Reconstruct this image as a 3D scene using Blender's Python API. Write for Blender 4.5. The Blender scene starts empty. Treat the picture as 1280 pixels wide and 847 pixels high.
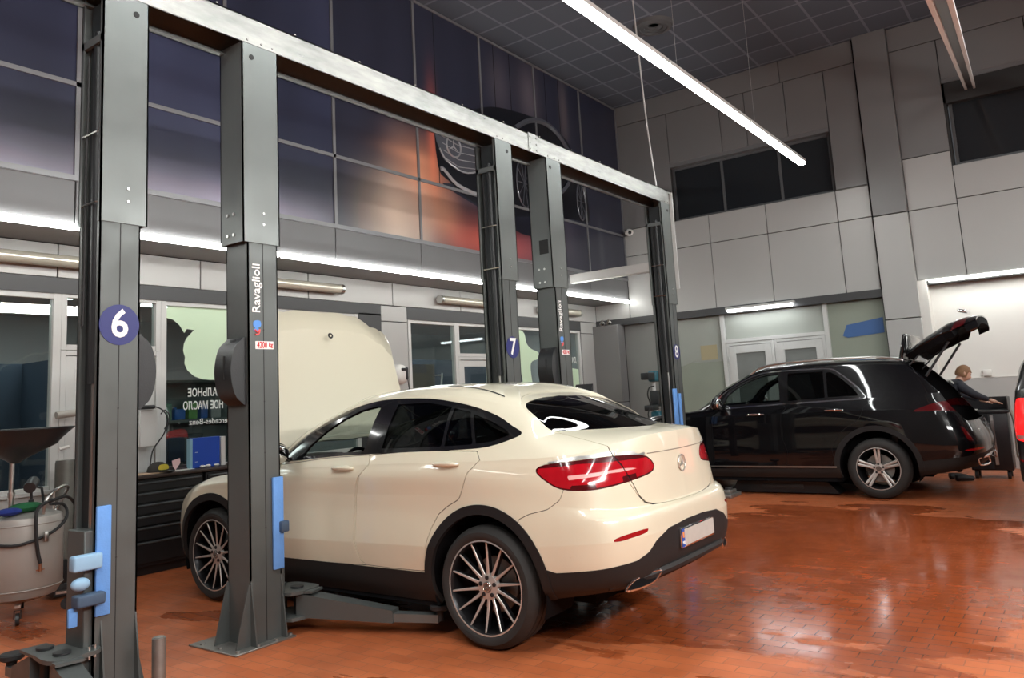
import bpy, bmesh, math, random
import numpy as np
from mathutils import Vector, Matrix
random.seed(4)
PI = math.pi
scene = bpy.context.scene
COL = scene.collection

# ------------------------------------------------------------------ materials
def new_mat(name):
    m = bpy.data.materials.new(name); m.use_nodes = True
    nt = m.node_tree; b = nt.nodes['Principled BSDF']
    return m, nt, b
def P(name, col, rough=.5, metal=0., coat=0., emis=None, estr=0., var=0., vscale=6., bump=0., bscale=60., spec=.5, backdark=False, rvar=0., dirt=None):
    """procedural principled material; var = colour variation by noise, dirt = (height, colour, strength)"""
    m, nt, b = new_mat(name)
    c = (*col, 1.)
    b.inputs['Base Color'].default_value = c
    b.inputs['Roughness'].default_value = rough
    b.inputs['Metallic'].default_value = metal
    b.inputs['Coat Weight'].default_value = coat
    b.inputs['Coat Roughness'].default_value = .04
    b.inputs['Specular IOR Level'].default_value = spec
    if emis:
        b.inputs['Emission Color'].default_value = (*emis, 1.); b.inputs['Emission Strength'].default_value = estr
    tc = None
    def coords():
        nonlocal tc
        if tc is None: tc = nt.nodes.new('ShaderNodeTexCoord')
        return tc.outputs['Object']
    src = None
    if var or rvar:
        n = nt.nodes.new('ShaderNodeTexNoise'); n.inputs['Scale'].default_value = vscale; n.inputs['Detail'].default_value = 5
        nt.links.new(coords(), n.inputs['Vector'])
        if var:
            mx = nt.nodes.new('ShaderNodeMix'); mx.data_type = 'RGBA'
            mx.inputs['A'].default_value = (*[v*(1-var) for v in col], 1.); mx.inputs['B'].default_value = (*[min(1, v*(1+var)) for v in col], 1.)
            nt.links.new(n.outputs['Fac'], mx.inputs['Factor']); src = mx.outputs['Result']
        if rvar:
            mr = nt.nodes.new('ShaderNodeMapRange'); mr.inputs['From Min'].default_value = .35; mr.inputs['From Max'].default_value = .65
            mr.inputs['To Min'].default_value = max(.02, rough-rvar); mr.inputs['To Max'].default_value = rough+rvar
            nt.links.new(n.outputs['Fac'], mr.inputs['Value']); nt.links.new(mr.outputs['Result'], b.inputs['Roughness'])
    if dirt:
        hz, dc, ds = dirt
        sp = nt.nodes.new('ShaderNodeSeparateXYZ'); nt.links.new(coords(), sp.inputs[0])
        mr = nt.nodes.new('ShaderNodeMapRange'); mr.inputs['From Min'].default_value = hz; mr.inputs['From Max'].default_value = .2
        mr.inputs['To Min'].default_value = 0; mr.inputs['To Max'].default_value = ds
        nt.links.new(sp.outputs['Z'], mr.inputs['Value'])
        n2 = nt.nodes.new('ShaderNodeTexNoise'); n2.inputs['Scale'].default_value = 3.5; n2.inputs['Detail'].default_value = 8
        nt.links.new(coords(), n2.inputs['Vector'])
        mul = nt.nodes.new('ShaderNodeMath'); mul.operation = 'MULTIPLY'
        nt.links.new(mr.outputs['Result'], mul.inputs[0]); nt.links.new(n2.outputs['Fac'], mul.inputs[1])
        mx = nt.nodes.new('ShaderNodeMix'); mx.data_type = 'RGBA'
        mx.inputs['A'].default_value = c; mx.inputs['B'].default_value = (*dc, 1.)
        if src: nt.links.new(src, mx.inputs['A'])
        nt.links.new(mul.outputs[0], mx.inputs['Factor']); src = mx.outputs['Result']
    if backdark:
        g = nt.nodes.new('ShaderNodeNewGeometry'); mx = nt.nodes.new('ShaderNodeMix'); mx.data_type = 'RGBA'
        mx.inputs['A'].default_value = c; mx.inputs['B'].default_value = (.012, .012, .013, 1.)
        if src: nt.links.new(src, mx.inputs['A'])
        nt.links.new(g.outputs['Backfacing'], mx.inputs['Factor']); src = mx.outputs['Result']
        inv = nt.nodes.new('ShaderNodeMath'); inv.operation = 'SUBTRACT'; inv.inputs[0].default_value = 1.
        nt.links.new(g.outputs['Backfacing'], inv.inputs[1])
        ml = nt.nodes.new('ShaderNodeMath'); ml.operation = 'MULTIPLY'; ml.inputs[1].default_value = coat
        nt.links.new(inv.outputs[0], ml.inputs[0]); nt.links.new(ml.outputs[0], b.inputs['Coat Weight'])
    if src: nt.links.new(src, b.inputs['Base Color'])
    if bump:
        n3 = nt.nodes.new('ShaderNodeTexNoise'); n3.inputs['Scale'].default_value = bscale; n3.inputs['Detail'].default_value = 3
        nt.links.new(coords(), n3.inputs['Vector'])
        bp = nt.nodes.new('ShaderNodeBump'); bp.inputs['Strength'].default_value = bump; bp.inputs['Distance'].default_value = .01
        nt.links.new(n3.outputs['Fac'], bp.inputs['Height']); nt.links.new(bp.outputs['Normal'], b.inputs['Normal'])
    return m
def glass(name, tint=(.6, .65, .65), gloss=.12, rough=.0):
    m = bpy.data.materials.new(name); m.use_nodes = True; nt = m.node_tree; nt.nodes.clear()
    o = nt.nodes.new('ShaderNodeOutputMaterial'); t = nt.nodes.new('ShaderNodeBsdfTransparent'); t.inputs[0].default_value = (*tint, 1.)
    g = nt.nodes.new('ShaderNodeBsdfGlossy'); g.inputs['Roughness'].default_value = rough
    # Schlick reflectance, the same from both sides of the pane
    ge = nt.nodes.new('ShaderNodeNewGeometry'); dt = nt.nodes.new('ShaderNodeVectorMath'); dt.operation = 'DOT_PRODUCT'
    nt.links.new(ge.outputs['Normal'], dt.inputs[0]); nt.links.new(ge.outputs['Incoming'], dt.inputs[1])
    def mt(op, a, b=None):
        n = nt.nodes.new('ShaderNodeMath'); n.operation = op
        for i, v in enumerate((a, b)):
            if v is None: continue
            if isinstance(v, (int, float)): n.inputs[i].default_value = v
            else: nt.links.new(v, n.inputs[i])
        return n.outputs[0]
    fr = mt('ADD', mt('MULTIPLY', mt('POWER', mt('SUBTRACT', 1., mt('ABSOLUTE', dt.outputs['Value'])), 5.), 1.-gloss), gloss)
    mx = nt.nodes.new('ShaderNodeMixShader'); nt.links.new(fr, mx.inputs[0])
    nt.links.new(t.outputs[0], mx.inputs[1]); nt.links.new(g.outputs[0], mx.inputs[2]); nt.links.new(mx.outputs[0], o.inputs[0])
    return m
def emit(name, col, s):
    m = bpy.data.materials.new(name); m.use_nodes = True; nt = m.node_tree; nt.nodes.clear()
    o = nt.nodes.new('ShaderNodeOutputMaterial'); e = nt.nodes.new('ShaderNodeEmission'); e.inputs[0].default_value = (*col, 1.); e.inputs[1].default_value = s
    nt.links.new(e.outputs[0], o.inputs[0]); return m

M = {}
M['lift'] = P('lift_paint', (.105, .115, .112), .42, .35, var=.12, vscale=5, rvar=.08)
M['lift_up'] = P('lift_casing_paint', (.17, .185, .18), .38, .5, var=.12, vscale=4, rvar=.07)
M['lift_dark'] = P('lift_inner_dark', (.018, .022, .024), .5)
M['seam'] = P('seam_black', (.012, .012, .012), .6)
M['rubber'] = P('rubber_black', (.017, .017, .018), .62, bump=.15)
M['plastic'] = P('black_plastic', (.022, .024, .026), .38, bump=.1, bscale=120)
M['foam'] = P('blue_foam', (.13, .32, .72), .7, var=.12, vscale=9, bump=.2)
M['foam_dirty'] = P('dirty_blue_foam', (.05, .085, .14), .7, var=.3, vscale=14)
M['foam_pale'] = P('pale_blue_foam', (.28, .47, .66), .6, var=.1, vscale=8)
M['steel'] = P('bright_steel', (.62, .62, .6), .28, 1.)
M['chrome'] = P('chrome', (.85, .85, .86), .06, 1.)
M['dullsteel'] = P('dull_steel', (.3, .29, .27), .5, .8, var=.3, vscale=15)
M['white_al'] = P('white_aluminium', (.60, .60, .58), .4, var=.04)
M['white_paint'] = P('white_paint', (.72, .70, .66), .5)
M['frame_dark'] = P('dark_frame', (.055, .055, .057), .45)
M['black'] = P('matt_black', (.012, .012, .013), .6)
M['label_white'] = P('label_white', (.9, .9, .88), .5)
M['label_red'] = P('label_red', (.62, .02, .025), .5)
M['label_blue'] = P('label_blue', (.016, .021, .15), .4)
M['deco_blue'] = P('decal_blue', (.08, .28, .75), .4)

# ------------------------------------------------------------------ mesh helpers
class MB:
    """collects shapes into one bmesh"""
    def __init__(s): s.bm = bmesh.new(); s.mi = 0
    def _add(s, verts, faces, smooth=False):
        vs = [s.bm.verts.new(v) for v in verts]; out = []
        for f in faces:
            try:
                fc = s.bm.faces.new([vs[i] for i in f]); fc.smooth = smooth; fc.material_index = s.mi; out.append(fc)
            except ValueError: pass
        return vs
    def box(s, x0, y0, z0, x1, y1, z1, rot=None, piv=None):
        vs = [Vector((x, y, z)) for z in (z0, z1) for y in (y0, y1) for x in (x0, x1)]
        if rot is not None:
            p = Vector(piv) if piv is not None else Vector(((x0+x1)/2, (y0+y1)/2, (z0+z1)/2))
            vs = [rot @ (v-p) + p for v in vs]
        s._add(vs, [(0, 2, 3, 1), (4, 5, 7, 6), (0, 1, 5, 4), (2, 6, 7, 3), (0, 4, 6, 2), (1, 3, 7, 5)]); return s
    def bbox(s, x0, y0, z0, x1, y1, z1, r=.01, seg=2):
        """bevelled box"""
        b2 = bmesh.new()
        bmesh.ops.create_cube(b2, size=1)
        for v in b2.verts: v.co = Vector(((x0+x1)/2+v.co.x*(x1-x0), (y0+y1)/2+v.co.y*(y1-y0), (z0+z1)/2+v.co.z*(z1-z0)))
        r = min(r, abs(x1-x0)*.45, abs(y1-y0)*.45, abs(z1-z0)*.45)
        bmesh.ops.bevel(b2, geom=b2.edges[:], offset=r, segments=seg, profile=.5, affect='EDGES')
        for f in b2.faces: f.smooth = False
        b2.verts.index_update()
        s._add([v.co.copy() for v in b2.verts], [[v.index for v in f.verts] for f in b2.faces], smooth=seg > 1); b2.free(); return s
    def prism(s, pts, d, org=(0, 0, 0), u=(1, 0, 0), v=(0, 0, 1), n=(0, 1, 0)):
        """extrude polygon pts (in u,v plane at org) by d along n"""
        o, u, v, n = Vector(org), Vector(u), Vector(v), Vector(n); k = len(pts)
        a = [o+u*p[0]+v*p[1] for p in pts]; b = [q+n*d for q in a]
        s._add(a+b, [tuple(range(k))[::-1], tuple(range(k, 2*k))]+[(i, (i+1) % k, k+(i+1) % k, k+i) for i in range(k)]); return s
    def cyl(s, p0, p1, r, r1=None, n=16, caps=True, smooth=True):
        p0, p1 = Vector(p0), Vector(p1); r1 = r if r1 is None else r1
        d = (p1-p0).normalized(); a = d.orthogonal().normalized(); b = d.cross(a)
        vs = []
        for p, rr in ((p0, r), (p1, r1)):
            for i in range(n):
                t = 2*PI*i/n; vs.append(p+(a*math.cos(t)+b*math.sin(t))*rr)
        s._add(vs, [(i, (i+1) % n, n+(i+1) % n, n+i) for i in range(n)], smooth)
        if caps: s._add(vs, [tuple(range(n))[::-1], tuple(range(n, 2*n))])
        return s
    def tube(s, pts, r, n=8, closed=False, smooth=True):
        pts = [Vector(p) for p in pts]; k = len(pts); vs = []; prev = None
        rr = r if isinstance(r, (list, tuple)) else [r]*k
        for i, p in enumerate(pts):
            if closed: d = pts[(i+1) % k]-pts[i-1]
            else: d = pts[min(i+1, k-1)]-pts[max(i-1, 0)]
            d.normalize()
            if prev is None: a = d.orthogonal().normalized()
            else: a = (prev-d*prev.dot(d)).normalized()
            prev = a; b = d.cross(a)
            for j in range(n):
                t = 2*PI*j/n; vs.append(p+(a*math.cos(t)+b*math.sin(t))*rr[i])
        fs = [(i*n+j, i*n+(j+1) % n, ((i+1) % k)*n+(j+1) % n, ((i+1) % k)*n+j) for i in range(k if closed else k-1) for j in range(n)]
        if not closed: fs += [tuple(range(n))[::-1], tuple(range((k-1)*n, k*n))]
        s._add(vs, fs, smooth); return s
    def lathe(s, prof, org=(0, 0, 0), axis=(0, 0, 1), n=32, smooth=True, a0=0., a1=2*PI):
        """prof: (radius, along axis)"""
        o, d = Vector(org), Vector(axis).normalized(); a = Vector((0, 0, 1)) if abs(d.z) < .9 else Vector((1, 0, 0))
        a = (a-d*a.dot(d)).normalized(); b = d.cross(a); full = abs(a1-a0-2*PI) < 1e-6; m = n if full else n+1
        vs = []
        for r, h in prof:
            for i in range(m):
                t = a0+(a1-a0)*i/n; vs.append(o+d*h+(a*math.cos(t)+b*math.sin(t))*r)
        fs = []
        for i in range(len(prof)-1):
            for j in range(m if full else m-1):
                fs.append((i*m+j, i*m+(j+1) % m, (i+1)*m+(j+1) % m, (i+1)*m+j))
        s._add(vs, fs, smooth); return s
    def ball(s, c, r, n=12, sc=(1, 1, 1)):
        vs = []; c = Vector(c)
        for i in range(n+1):
            th = PI*i/n
            for j in range(2*n):
                ph = PI*j/n; vs.append(c+Vector((math.sin(th)*math.cos(ph)*r*sc[0], math.sin(th)*math.sin(ph)*r*sc[1], math.cos(th)*r*sc[2])))
        m = 2*n
        s._add(vs, [(i*m+j, i*m+(j+1) % m, (i+1)*m+(j+1) % m, (i+1)*m+j) for i in range(n) for j in range(m)], True); return s
    def obj(s, name, mat, parent=None, loc=None, rot=None):
        bmesh.ops.remove_doubles(s.bm, verts=s.bm.verts[:], dist=1e-6)
        bmesh.ops.recalc_face_normals(s.bm, faces=s.bm.faces[:])
        me = bpy.data.meshes.new(name); s.bm.to_mesh(me); s.bm.free()
        for m in (mat if isinstance(mat, (list, tuple)) else [mat]): me.materials.append(M[m] if isinstance(m, str) else m)
        me.set_sharp_from_angle(angle=math.radians(40))
        o = bpy.data.objects.new(name, me); COL.objects.link(o)
        if parent: o.parent = parent
        if loc is not None: o.location = loc
        if rot is not None: o.rotation_euler = rot
        return o
def tag(o, label=None, cat=None, group=None, kind=None):
    if label: o['label'] = label
    if cat: o['category'] = cat
    if group: o['group'] = group
    if kind: o['kind'] = kind
    return o
def empty(name, loc=(0, 0, 0), rot=(0, 0, 0), label=None, cat=None, group=None):
    o = bpy.data.objects.new(name, None); COL.objects.link(o); o.location = loc; o.rotation_euler = rot; o.empty_display_size = .1
    return tag(o, label, cat, group)
def loose(o, name):
    """turn every connected piece of a mesh into an object of its own"""
    bm = bmesh.new(); bm.from_mesh(o.data); bm.verts.ensure_lookup_table(); seen = set(); comps = []
    for v in bm.verts:
        if v.index in seen: continue
        st, comp = [v], []; seen.add(v.index)
        while st:
            a = st.pop(); comp.append(a.index)
            for e in a.link_edges:
                b = e.other_vert(a)
                if b.index not in seen: seen.add(b.index); st.append(b)
        comps.append(comp)
    out = []
    for comp in comps:
        ix = {k: i for i, k in enumerate(comp)}; cs = set(comp)
        fs = [f for f in bm.faces if f.verts[0].index in cs]
        me = bpy.data.meshes.new(name); me.from_pydata([bm.verts[k].co[:] for k in comp], [], [[ix[v.index] for v in f.verts] for f in fs]); me.update()
        for p, f in zip(me.polygons, fs): p.use_smooth = f.smooth
        for m_ in o.data.materials: me.materials.append(m_)
        me.set_sharp_from_angle(angle=math.radians(40))
        n = bpy.data.objects.new(name, me); COL.objects.link(n); n.parent = o.parent; n.location = o.location; n.rotation_euler = o.rotation_euler; out.append(n)
    bm.free(); bpy.data.objects.remove(o); return out
def struct(o): o['kind'] = 'structure'; return o
def text_mesh(body, size, extr=.001, align='CENTER', bold=0.):
    c = bpy.data.curves.new('txt', 'FONT'); c.body = body; c.size = size; c.extrude = extr; c.align_x = align; c.align_y = 'CENTER'; c.offset = bold
    c.resolution_u = 3
    t = bpy.data.objects.new('txt', c); COL.objects.link(t)
    bpy.context.view_layer.update()
    me = bpy.data.meshes.new_from_object(t.evaluated_get(bpy.context.evaluated_depsgraph_get()))
    bpy.data.objects.remove(t); bpy.data.curves.remove(c)
    return me
def text_obj(name, body, size, mat, origin, u, v, parent=None, sx=1., extr=.001, bold=0., align='CENTER'):
    """text standing in the plane spanned by u (reading direction) and v (up)"""
    me = text_mesh(body, size, extr, align, bold); u, v = Vector(u), Vector(v); n = u.cross(v); o = Vector(origin)
    for q in me.vertices:
        c = q.co.copy(); q.co = o+u*c.x*sx+v*c.y+n*c.z
    me.materials.clear(); me.materials.append(M[mat] if isinstance(mat, str) else mat)
    ob = bpy.data.objects.new(name, me); COL.objects.link(ob)
    if parent: ob.parent = parent
    return ob
def smooth_poly(pts, n=4, closed=True):
    """Catmull-Rom rounding of a polygon"""
    k = len(pts); out = []
    rng = range(k) if closed else range(k-1)
    for i in rng:
        p0, p1, p2, p3 = (pts[(i-1) % k], pts[i], pts[(i+1) % k], pts[(i+2) % k]) if closed else (pts[max(i-1, 0)], pts[i], pts[i+1], pts[min(i+2, k-1)])
        for j in range(n):
            t = j/n
            out.append(tuple(.5*((2*p1[d])+(-p0[d]+p2[d])*t+(2*p0[d]-5*p1[d]+4*p2[d]-p3[d])*t*t+(-p0[d]+3*p1[d]-3*p2[d]+p3[d])*t**3) for d in range(len(p1))))
    if not closed: out.append(tuple(pts[-1]))
    return out

# ------------------------------------------------------------------ camera
def make_camera():
    yaw, pitch, roll, H = .621860797, .139004471, -.0560122871, 1.54
    cy_, sy_, cp, sp = math.cos(yaw), math.sin(yaw), math.cos(pitch), math.sin(pitch)
    fwd = Vector((cp*cy_, cp*sy_, sp)); right = Vector((sy_, -cy_, 0)); up = right.cross(fwd)
    cr, sr = math.cos(roll), math.sin(roll)
    r2 = right*cr+up*sr; u2 = -right*sr+up*cr
    cam = bpy.data.cameras.new('camera'); ob = bpy.data.objects.new('camera', cam); COL.objects.link(ob)
    m = Matrix.Identity(4)
    for i, a in enumerate((r2, u2, -fwd)):
        for j in range(3): m[j][i] = a[j]
    m[0][3], m[1][3], m[2][3] = 0, 0, H
    ob.matrix_world = m
    cam.sensor_fit = 'HORIZONTAL'; cam.sensor_width = 36; cam.lens = 979.877761*36/1280
    cam.shift_y = (357.755372-423.5)/1280
    cam.clip_start = .05; cam.clip_end = 100
    scene.camera = ob
make_camera()
# ------------------------------------------------------------------ cars: lofted ring surfaces, cut into panels
def hermite1(xs, Ps, q, sharp=()):
    """non-uniform cubic interpolation; xs (K,), Ps (K,...), q (N,)"""
    xs=np.asarray(xs,float); Ps=np.asarray(Ps,float); K=len(xs)
    sec=(Ps[1:]-Ps[:-1])/(xs[1:]-xs[:-1]).reshape((-1,)+(1,)*(Ps.ndim-1))
    h=xs[1:]-xs[:-1]
    ml=np.zeros_like(Ps); mr=np.zeros_like(Ps)      # tangent arriving, leaving
    for k in range(K):
        if k==0: m=sec[0]
        elif k==K-1: m=sec[-1]
        else: m=(sec[k-1]*h[k]+sec[k]*h[k-1])/(h[k]+h[k-1])
        ml[k]=m; mr[k]=m
        if k in sharp and 0<k<K-1:
            ml[k]=.8*sec[k-1]+.2*m; mr[k]=.8*sec[k]+.2*m
    i=np.clip(np.searchsorted(xs,q,side='right')-1,0,K-2)
    sh=(-1,)+(1,)*(Ps.ndim-1)
    u=((q-xs[i])/h[i]).reshape(sh); hh=h[i].reshape(sh)
    return (2*u**3-3*u**2+1)*Ps[i]+(u**3-2*u**2+u)*hh*mr[i]+(-2*u**3+3*u**2)*Ps[i+1]+(u**3-u**2)*hh*ml[i+1]
def ring_grid(rings, ks, ts, NS, NT, sharp_t=(), sharp_s=()):
    """rings: (R,K,3) as (half width, forward, height). returns s, t, P[NT,NS,3]"""
    s=np.unique(np.concatenate([np.linspace(ks[0],ks[-1],NS),ks])); t=np.unique(np.concatenate([np.linspace(ts[0],ts[-1],NT),ts]))
    A=np.array(rings,float).transpose(1,0,2)            # K,R,3
    B=hermite1(ks,A,s,sharp_s)                          # NS,R,3
    C=hermite1(ts,B.transpose(1,0,2),t,sharp_t)         # NT,NS,3
    C[...,0]=np.maximum(C[...,0],0)
    return s,t,C
class Soup:
    """triangles with per-vertex data: x y z  nx ny nz  s t"""
    def __init__(s, V, F): s.V, s.F = V, F
    def copy(s): return Soup(s.V.copy(), s.F.copy())
def grid_soup(spec, sgn):
    s, t, C = ring_grid(spec['R'], spec['KS'], spec['TS'], spec.get('NS', 330), spec.get('NT', 170), spec.get('ST', ()))
    X = np.stack([C[..., 0]*sgn, C[..., 1], C[..., 2]], -1)
    du = np.gradient(X, axis=1); dv = np.gradient(X, axis=0)
    N = np.cross(du, dv); 
    L = np.linalg.norm(N, axis=-1, keepdims=True)
    N = N/np.maximum(L, 1e-12)
    if sgn > 0: N = -N
    # orient outwards
    k = (len(t)//3, len(s)//2)
    if N[k][0]*sgn < 0: N = -N
    for c in (0, -1):
        col = N[:, c, :].copy(); col[:, 0] = 0
        n = np.linalg.norm(col, axis=-1, keepdims=True); N[:, c, :] = col/np.maximum(n, 1e-9)
    N[-1, :, :] = (0, 0, 1)
    nt, ns = len(t), len(s)
    ss, tt = np.meshgrid(s, t)
    V = np.concatenate([X, N, ss[..., None], tt[..., None]], -1).reshape(-1, 8)
    i, j = np.meshgrid(np.arange(nt-1), np.arange(ns-1), indexing='ij')
    a = (i*ns+j).ravel(); b = a+1; c = a+ns+1; d = a+ns
    if sgn < 0: F = np.concatenate([np.stack([a, b, c], 1), np.stack([a, c, d], 1)])
    else: F = np.concatenate([np.stack([a, c, b], 1), np.stack([a, d, c], 1)])
    # fix winding by normal
    p = V[F][:, :, :3]; fn = np.cross(p[:, 1]-p[:, 0], p[:, 2]-p[:, 0]); vn = V[F][:, :, 3:6].mean(1)
    if (np.einsum('ij,ij->i', fn, vn) < 0).sum() > len(F)/2: F = F[:, ::-1]
    ar = np.linalg.norm(fn, axis=1); F = F[ar > 1e-12]
    return Soup(V, F)
def split(sp, g):
    """cut along g = 0; returns (g > 0, g < 0)"""
    V, F = sp.V, sp.F
    if len(F) == 0: return Soup(V, F), Soup(V, F)
    gv = g(V); gv = np.where(np.abs(gv) < 1e-7, 1e-7, gv)
    pos = gv[F] > 0; n = pos.sum(1)
    fin, fout, mix = F[n == 3], F[n == 0], F[(n == 1) | (n == 2)]
    if len(mix) == 0: return Soup(V, fin), Soup(V, fout)
    pm = gv[mix] > 0; one = pm.sum(1) == 1
    lone = np.where(one, pm.argmax(1), (~pm).argmax(1))
    idx = np.arange(len(mix)); a = mix[idx, lone]; b = mix[idx, (lone+1) % 3]; c = mix[idx, (lone+2) % 3]
    e = np.concatenate([np.stack([a, b], 1), np.stack([a, c], 1)]); es = np.sort(e, 1)
    u, inv = np.unique(es, axis=0, return_inverse=True); inv = inv.ravel()
    g0, g1 = gv[u[:, 0]], gv[u[:, 1]]; w = (g0/(g0-g1))[:, None]
    W = V[u[:, 0]]*(1-w)+V[u[:, 1]]*w
    nn = np.linalg.norm(W[:, 3:6], axis=1, keepdims=True); W[:, 3:6] /= np.maximum(nn, 1e-9)
    V2 = np.concatenate([V, W]); ab = len(V)+inv[:len(mix)]; ac = len(V)+inv[len(mix):]
    tip = np.stack([a, ab, ac], 1); q1 = np.stack([ab, b, c], 1); q2 = np.stack([ab, c, ac], 1)
    fin = np.concatenate([fin, tip[one], q1[~one], q2[~one]]); fout = np.concatenate([fout, tip[~one], q1[one], q2[one]])
    return Soup(V2, fin), Soup(V2, fout)
def compact(sp):
    u, inv = np.unique(sp.F, return_inverse=True)
    return Soup(sp.V[u], inv.reshape(-1, 3))
def join(*sps):
    Vs, Fs, o = [], [], 0
    for s in sps:
        if len(s.F) == 0: continue
        s = compact(s); Vs.append(s.V); Fs.append(s.F+o); o += len(s.V)
    if not Vs: return Soup(np.zeros((0, 8)), np.zeros((0, 3), int))
    return Soup(np.concatenate(Vs), np.concatenate(Fs))
def push(sp, d):
    s = compact(sp); s.V = s.V.copy(); s.V[:, :3] += s.V[:, 3:6]*d; return s
def skirt(sp, depth):
    """turn the open border inwards so a panel shows thickness"""
    s = compact(sp)
    if len(s.F) == 0: return s
    e = np.concatenate([s.F[:, [0, 1]], s.F[:, [1, 2]], s.F[:, [2, 0]]]); k = np.sort(e, 1)
    u, inv, cnt = np.unique(k, axis=0, return_inverse=True, return_counts=True); bd = e[cnt[inv.ravel()] == 1]
    A, B = s.V[bd[:, 0]].copy(), s.V[bd[:, 1]].copy()
    ed = B[:, :3]-A[:, :3]; nb = np.cross(ed, A[:, 3:6]); nb /= np.maximum(np.linalg.norm(nb, axis=1, keepdims=True), 1e-9)
    A2, B2 = A.copy(), B.copy(); A2[:, :3] -= A[:, 3:6]*depth; B2[:, :3] -= B[:, 3:6]*depth
    for q in (A, B, A2, B2): q[:, 3:6] = nb
    n = len(bd); W = np.concatenate([A, B, A2, B2]); i = np.arange(n)
    F = np.concatenate([np.stack([i, i+2*n, i+3*n], 1), np.stack([i, i+3*n, i+n], 1)])
    return Soup(np.concatenate([s.V, W]), np.concatenate([s.F, F+len(s.V)]))
def pieces(sp):
    s = compact(sp)
    if len(s.F) == 0: return []
    _, key = np.unique(np.round(s.V[:, :3], 5), axis=0, return_inverse=True); key = key.ravel(); F = key[s.F]; lab = np.arange(key.max()+1)
    while True:
        m_ = lab[F].min(1); new = lab.copy()
        for k in range(3): np.minimum.at(new, F[:, k], m_)
        new = new[new]
        if (new == lab).all(): break
        lab = new
    fl = lab[F[:, 0]]; ids, cnt = np.unique(fl, return_counts=True)
    return [Soup(s.V, s.F[fl == i]) for i, c in zip(ids, cnt) if c > 3]
def soup_objs(name, sp, *a, **k):
    return [soup_obj(name, q, *a, **k) for q in pieces(sp)]
def soup_obj(name, sp, mat, parent, sk=0., off=0.):
    if off: sp = push(sp, off)
    if sk: sp = skirt(sp, sk)
    sp = compact(sp)
    if len(sp.F) == 0: return None
    me = bpy.data.meshes.new(name); me.from_pydata(sp.V[:, :3].tolist(), [], sp.F.tolist()); me.update()
    me.shade_smooth(); me.normals_split_custom_set_from_vertices(sp.V[:, 3:6].tolist())
    me.materials.append(M[mat] if isinstance(mat, str) else mat)
    o = bpy.data.objects.new(name, me); COL.objects.link(o)
    if parent: o.parent = parent
    return o
AX = {'v': 1, 'z': 2, 's': 6, 't': 7}
def sdpoly(poly, ax='vz', rnd=0, absx=False):
    """signed distance to a polygon in two vertex coordinates, positive inside"""
    if rnd: poly = smooth_poly(poly, rnd)
    P_ = np.array(poly, float)
    def g(V):
        q = np.stack([np.abs(V[:, 0]) if ax[0] == 'a' else V[:, AX[ax[0]]], V[:, AX[ax[1]]]], 1)
        d = np.full(len(V), 1e9); ins = np.zeros(len(V), bool)
        for i in range(len(P_)):
            a, b = P_[i], P_[(i+1) % len(P_)]; e = b-a; L = max(e@e, 1e-12); w = q-a
            h = np.clip((w@e)/L, 0, 1); d = np.minimum(d, np.hypot(w[:, 0]-h*e[0], w[:, 1]-h*e[1]))
            c = (a[1] > q[:, 1]) != (b[1] > q[:, 1])
            with np.errstate(divide='ignore', invalid='ignore'): xi = (b[0]-a[0])*(q[:, 1]-a[1])/(b[1]-a[1]+1e-15)+a[0]
            ins ^= c & (q[:, 0] < xi)
        return np.where(ins, d, -d)
    return g
def circ(v, z, r, amin=.5): return lambda V: np.where(np.abs(V[:, 0]) > amin, r-np.hypot(V[:, 1]-v, V[:, 2]-z), -1.)
def mn(*gs): return lambda V: np.min([g(V) for g in gs], 0)
def band(g, w): return lambda V: w-np.abs(g(V))
def cond(g, f): return lambda V: np.where(f(V), g(V), -1.)

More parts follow.
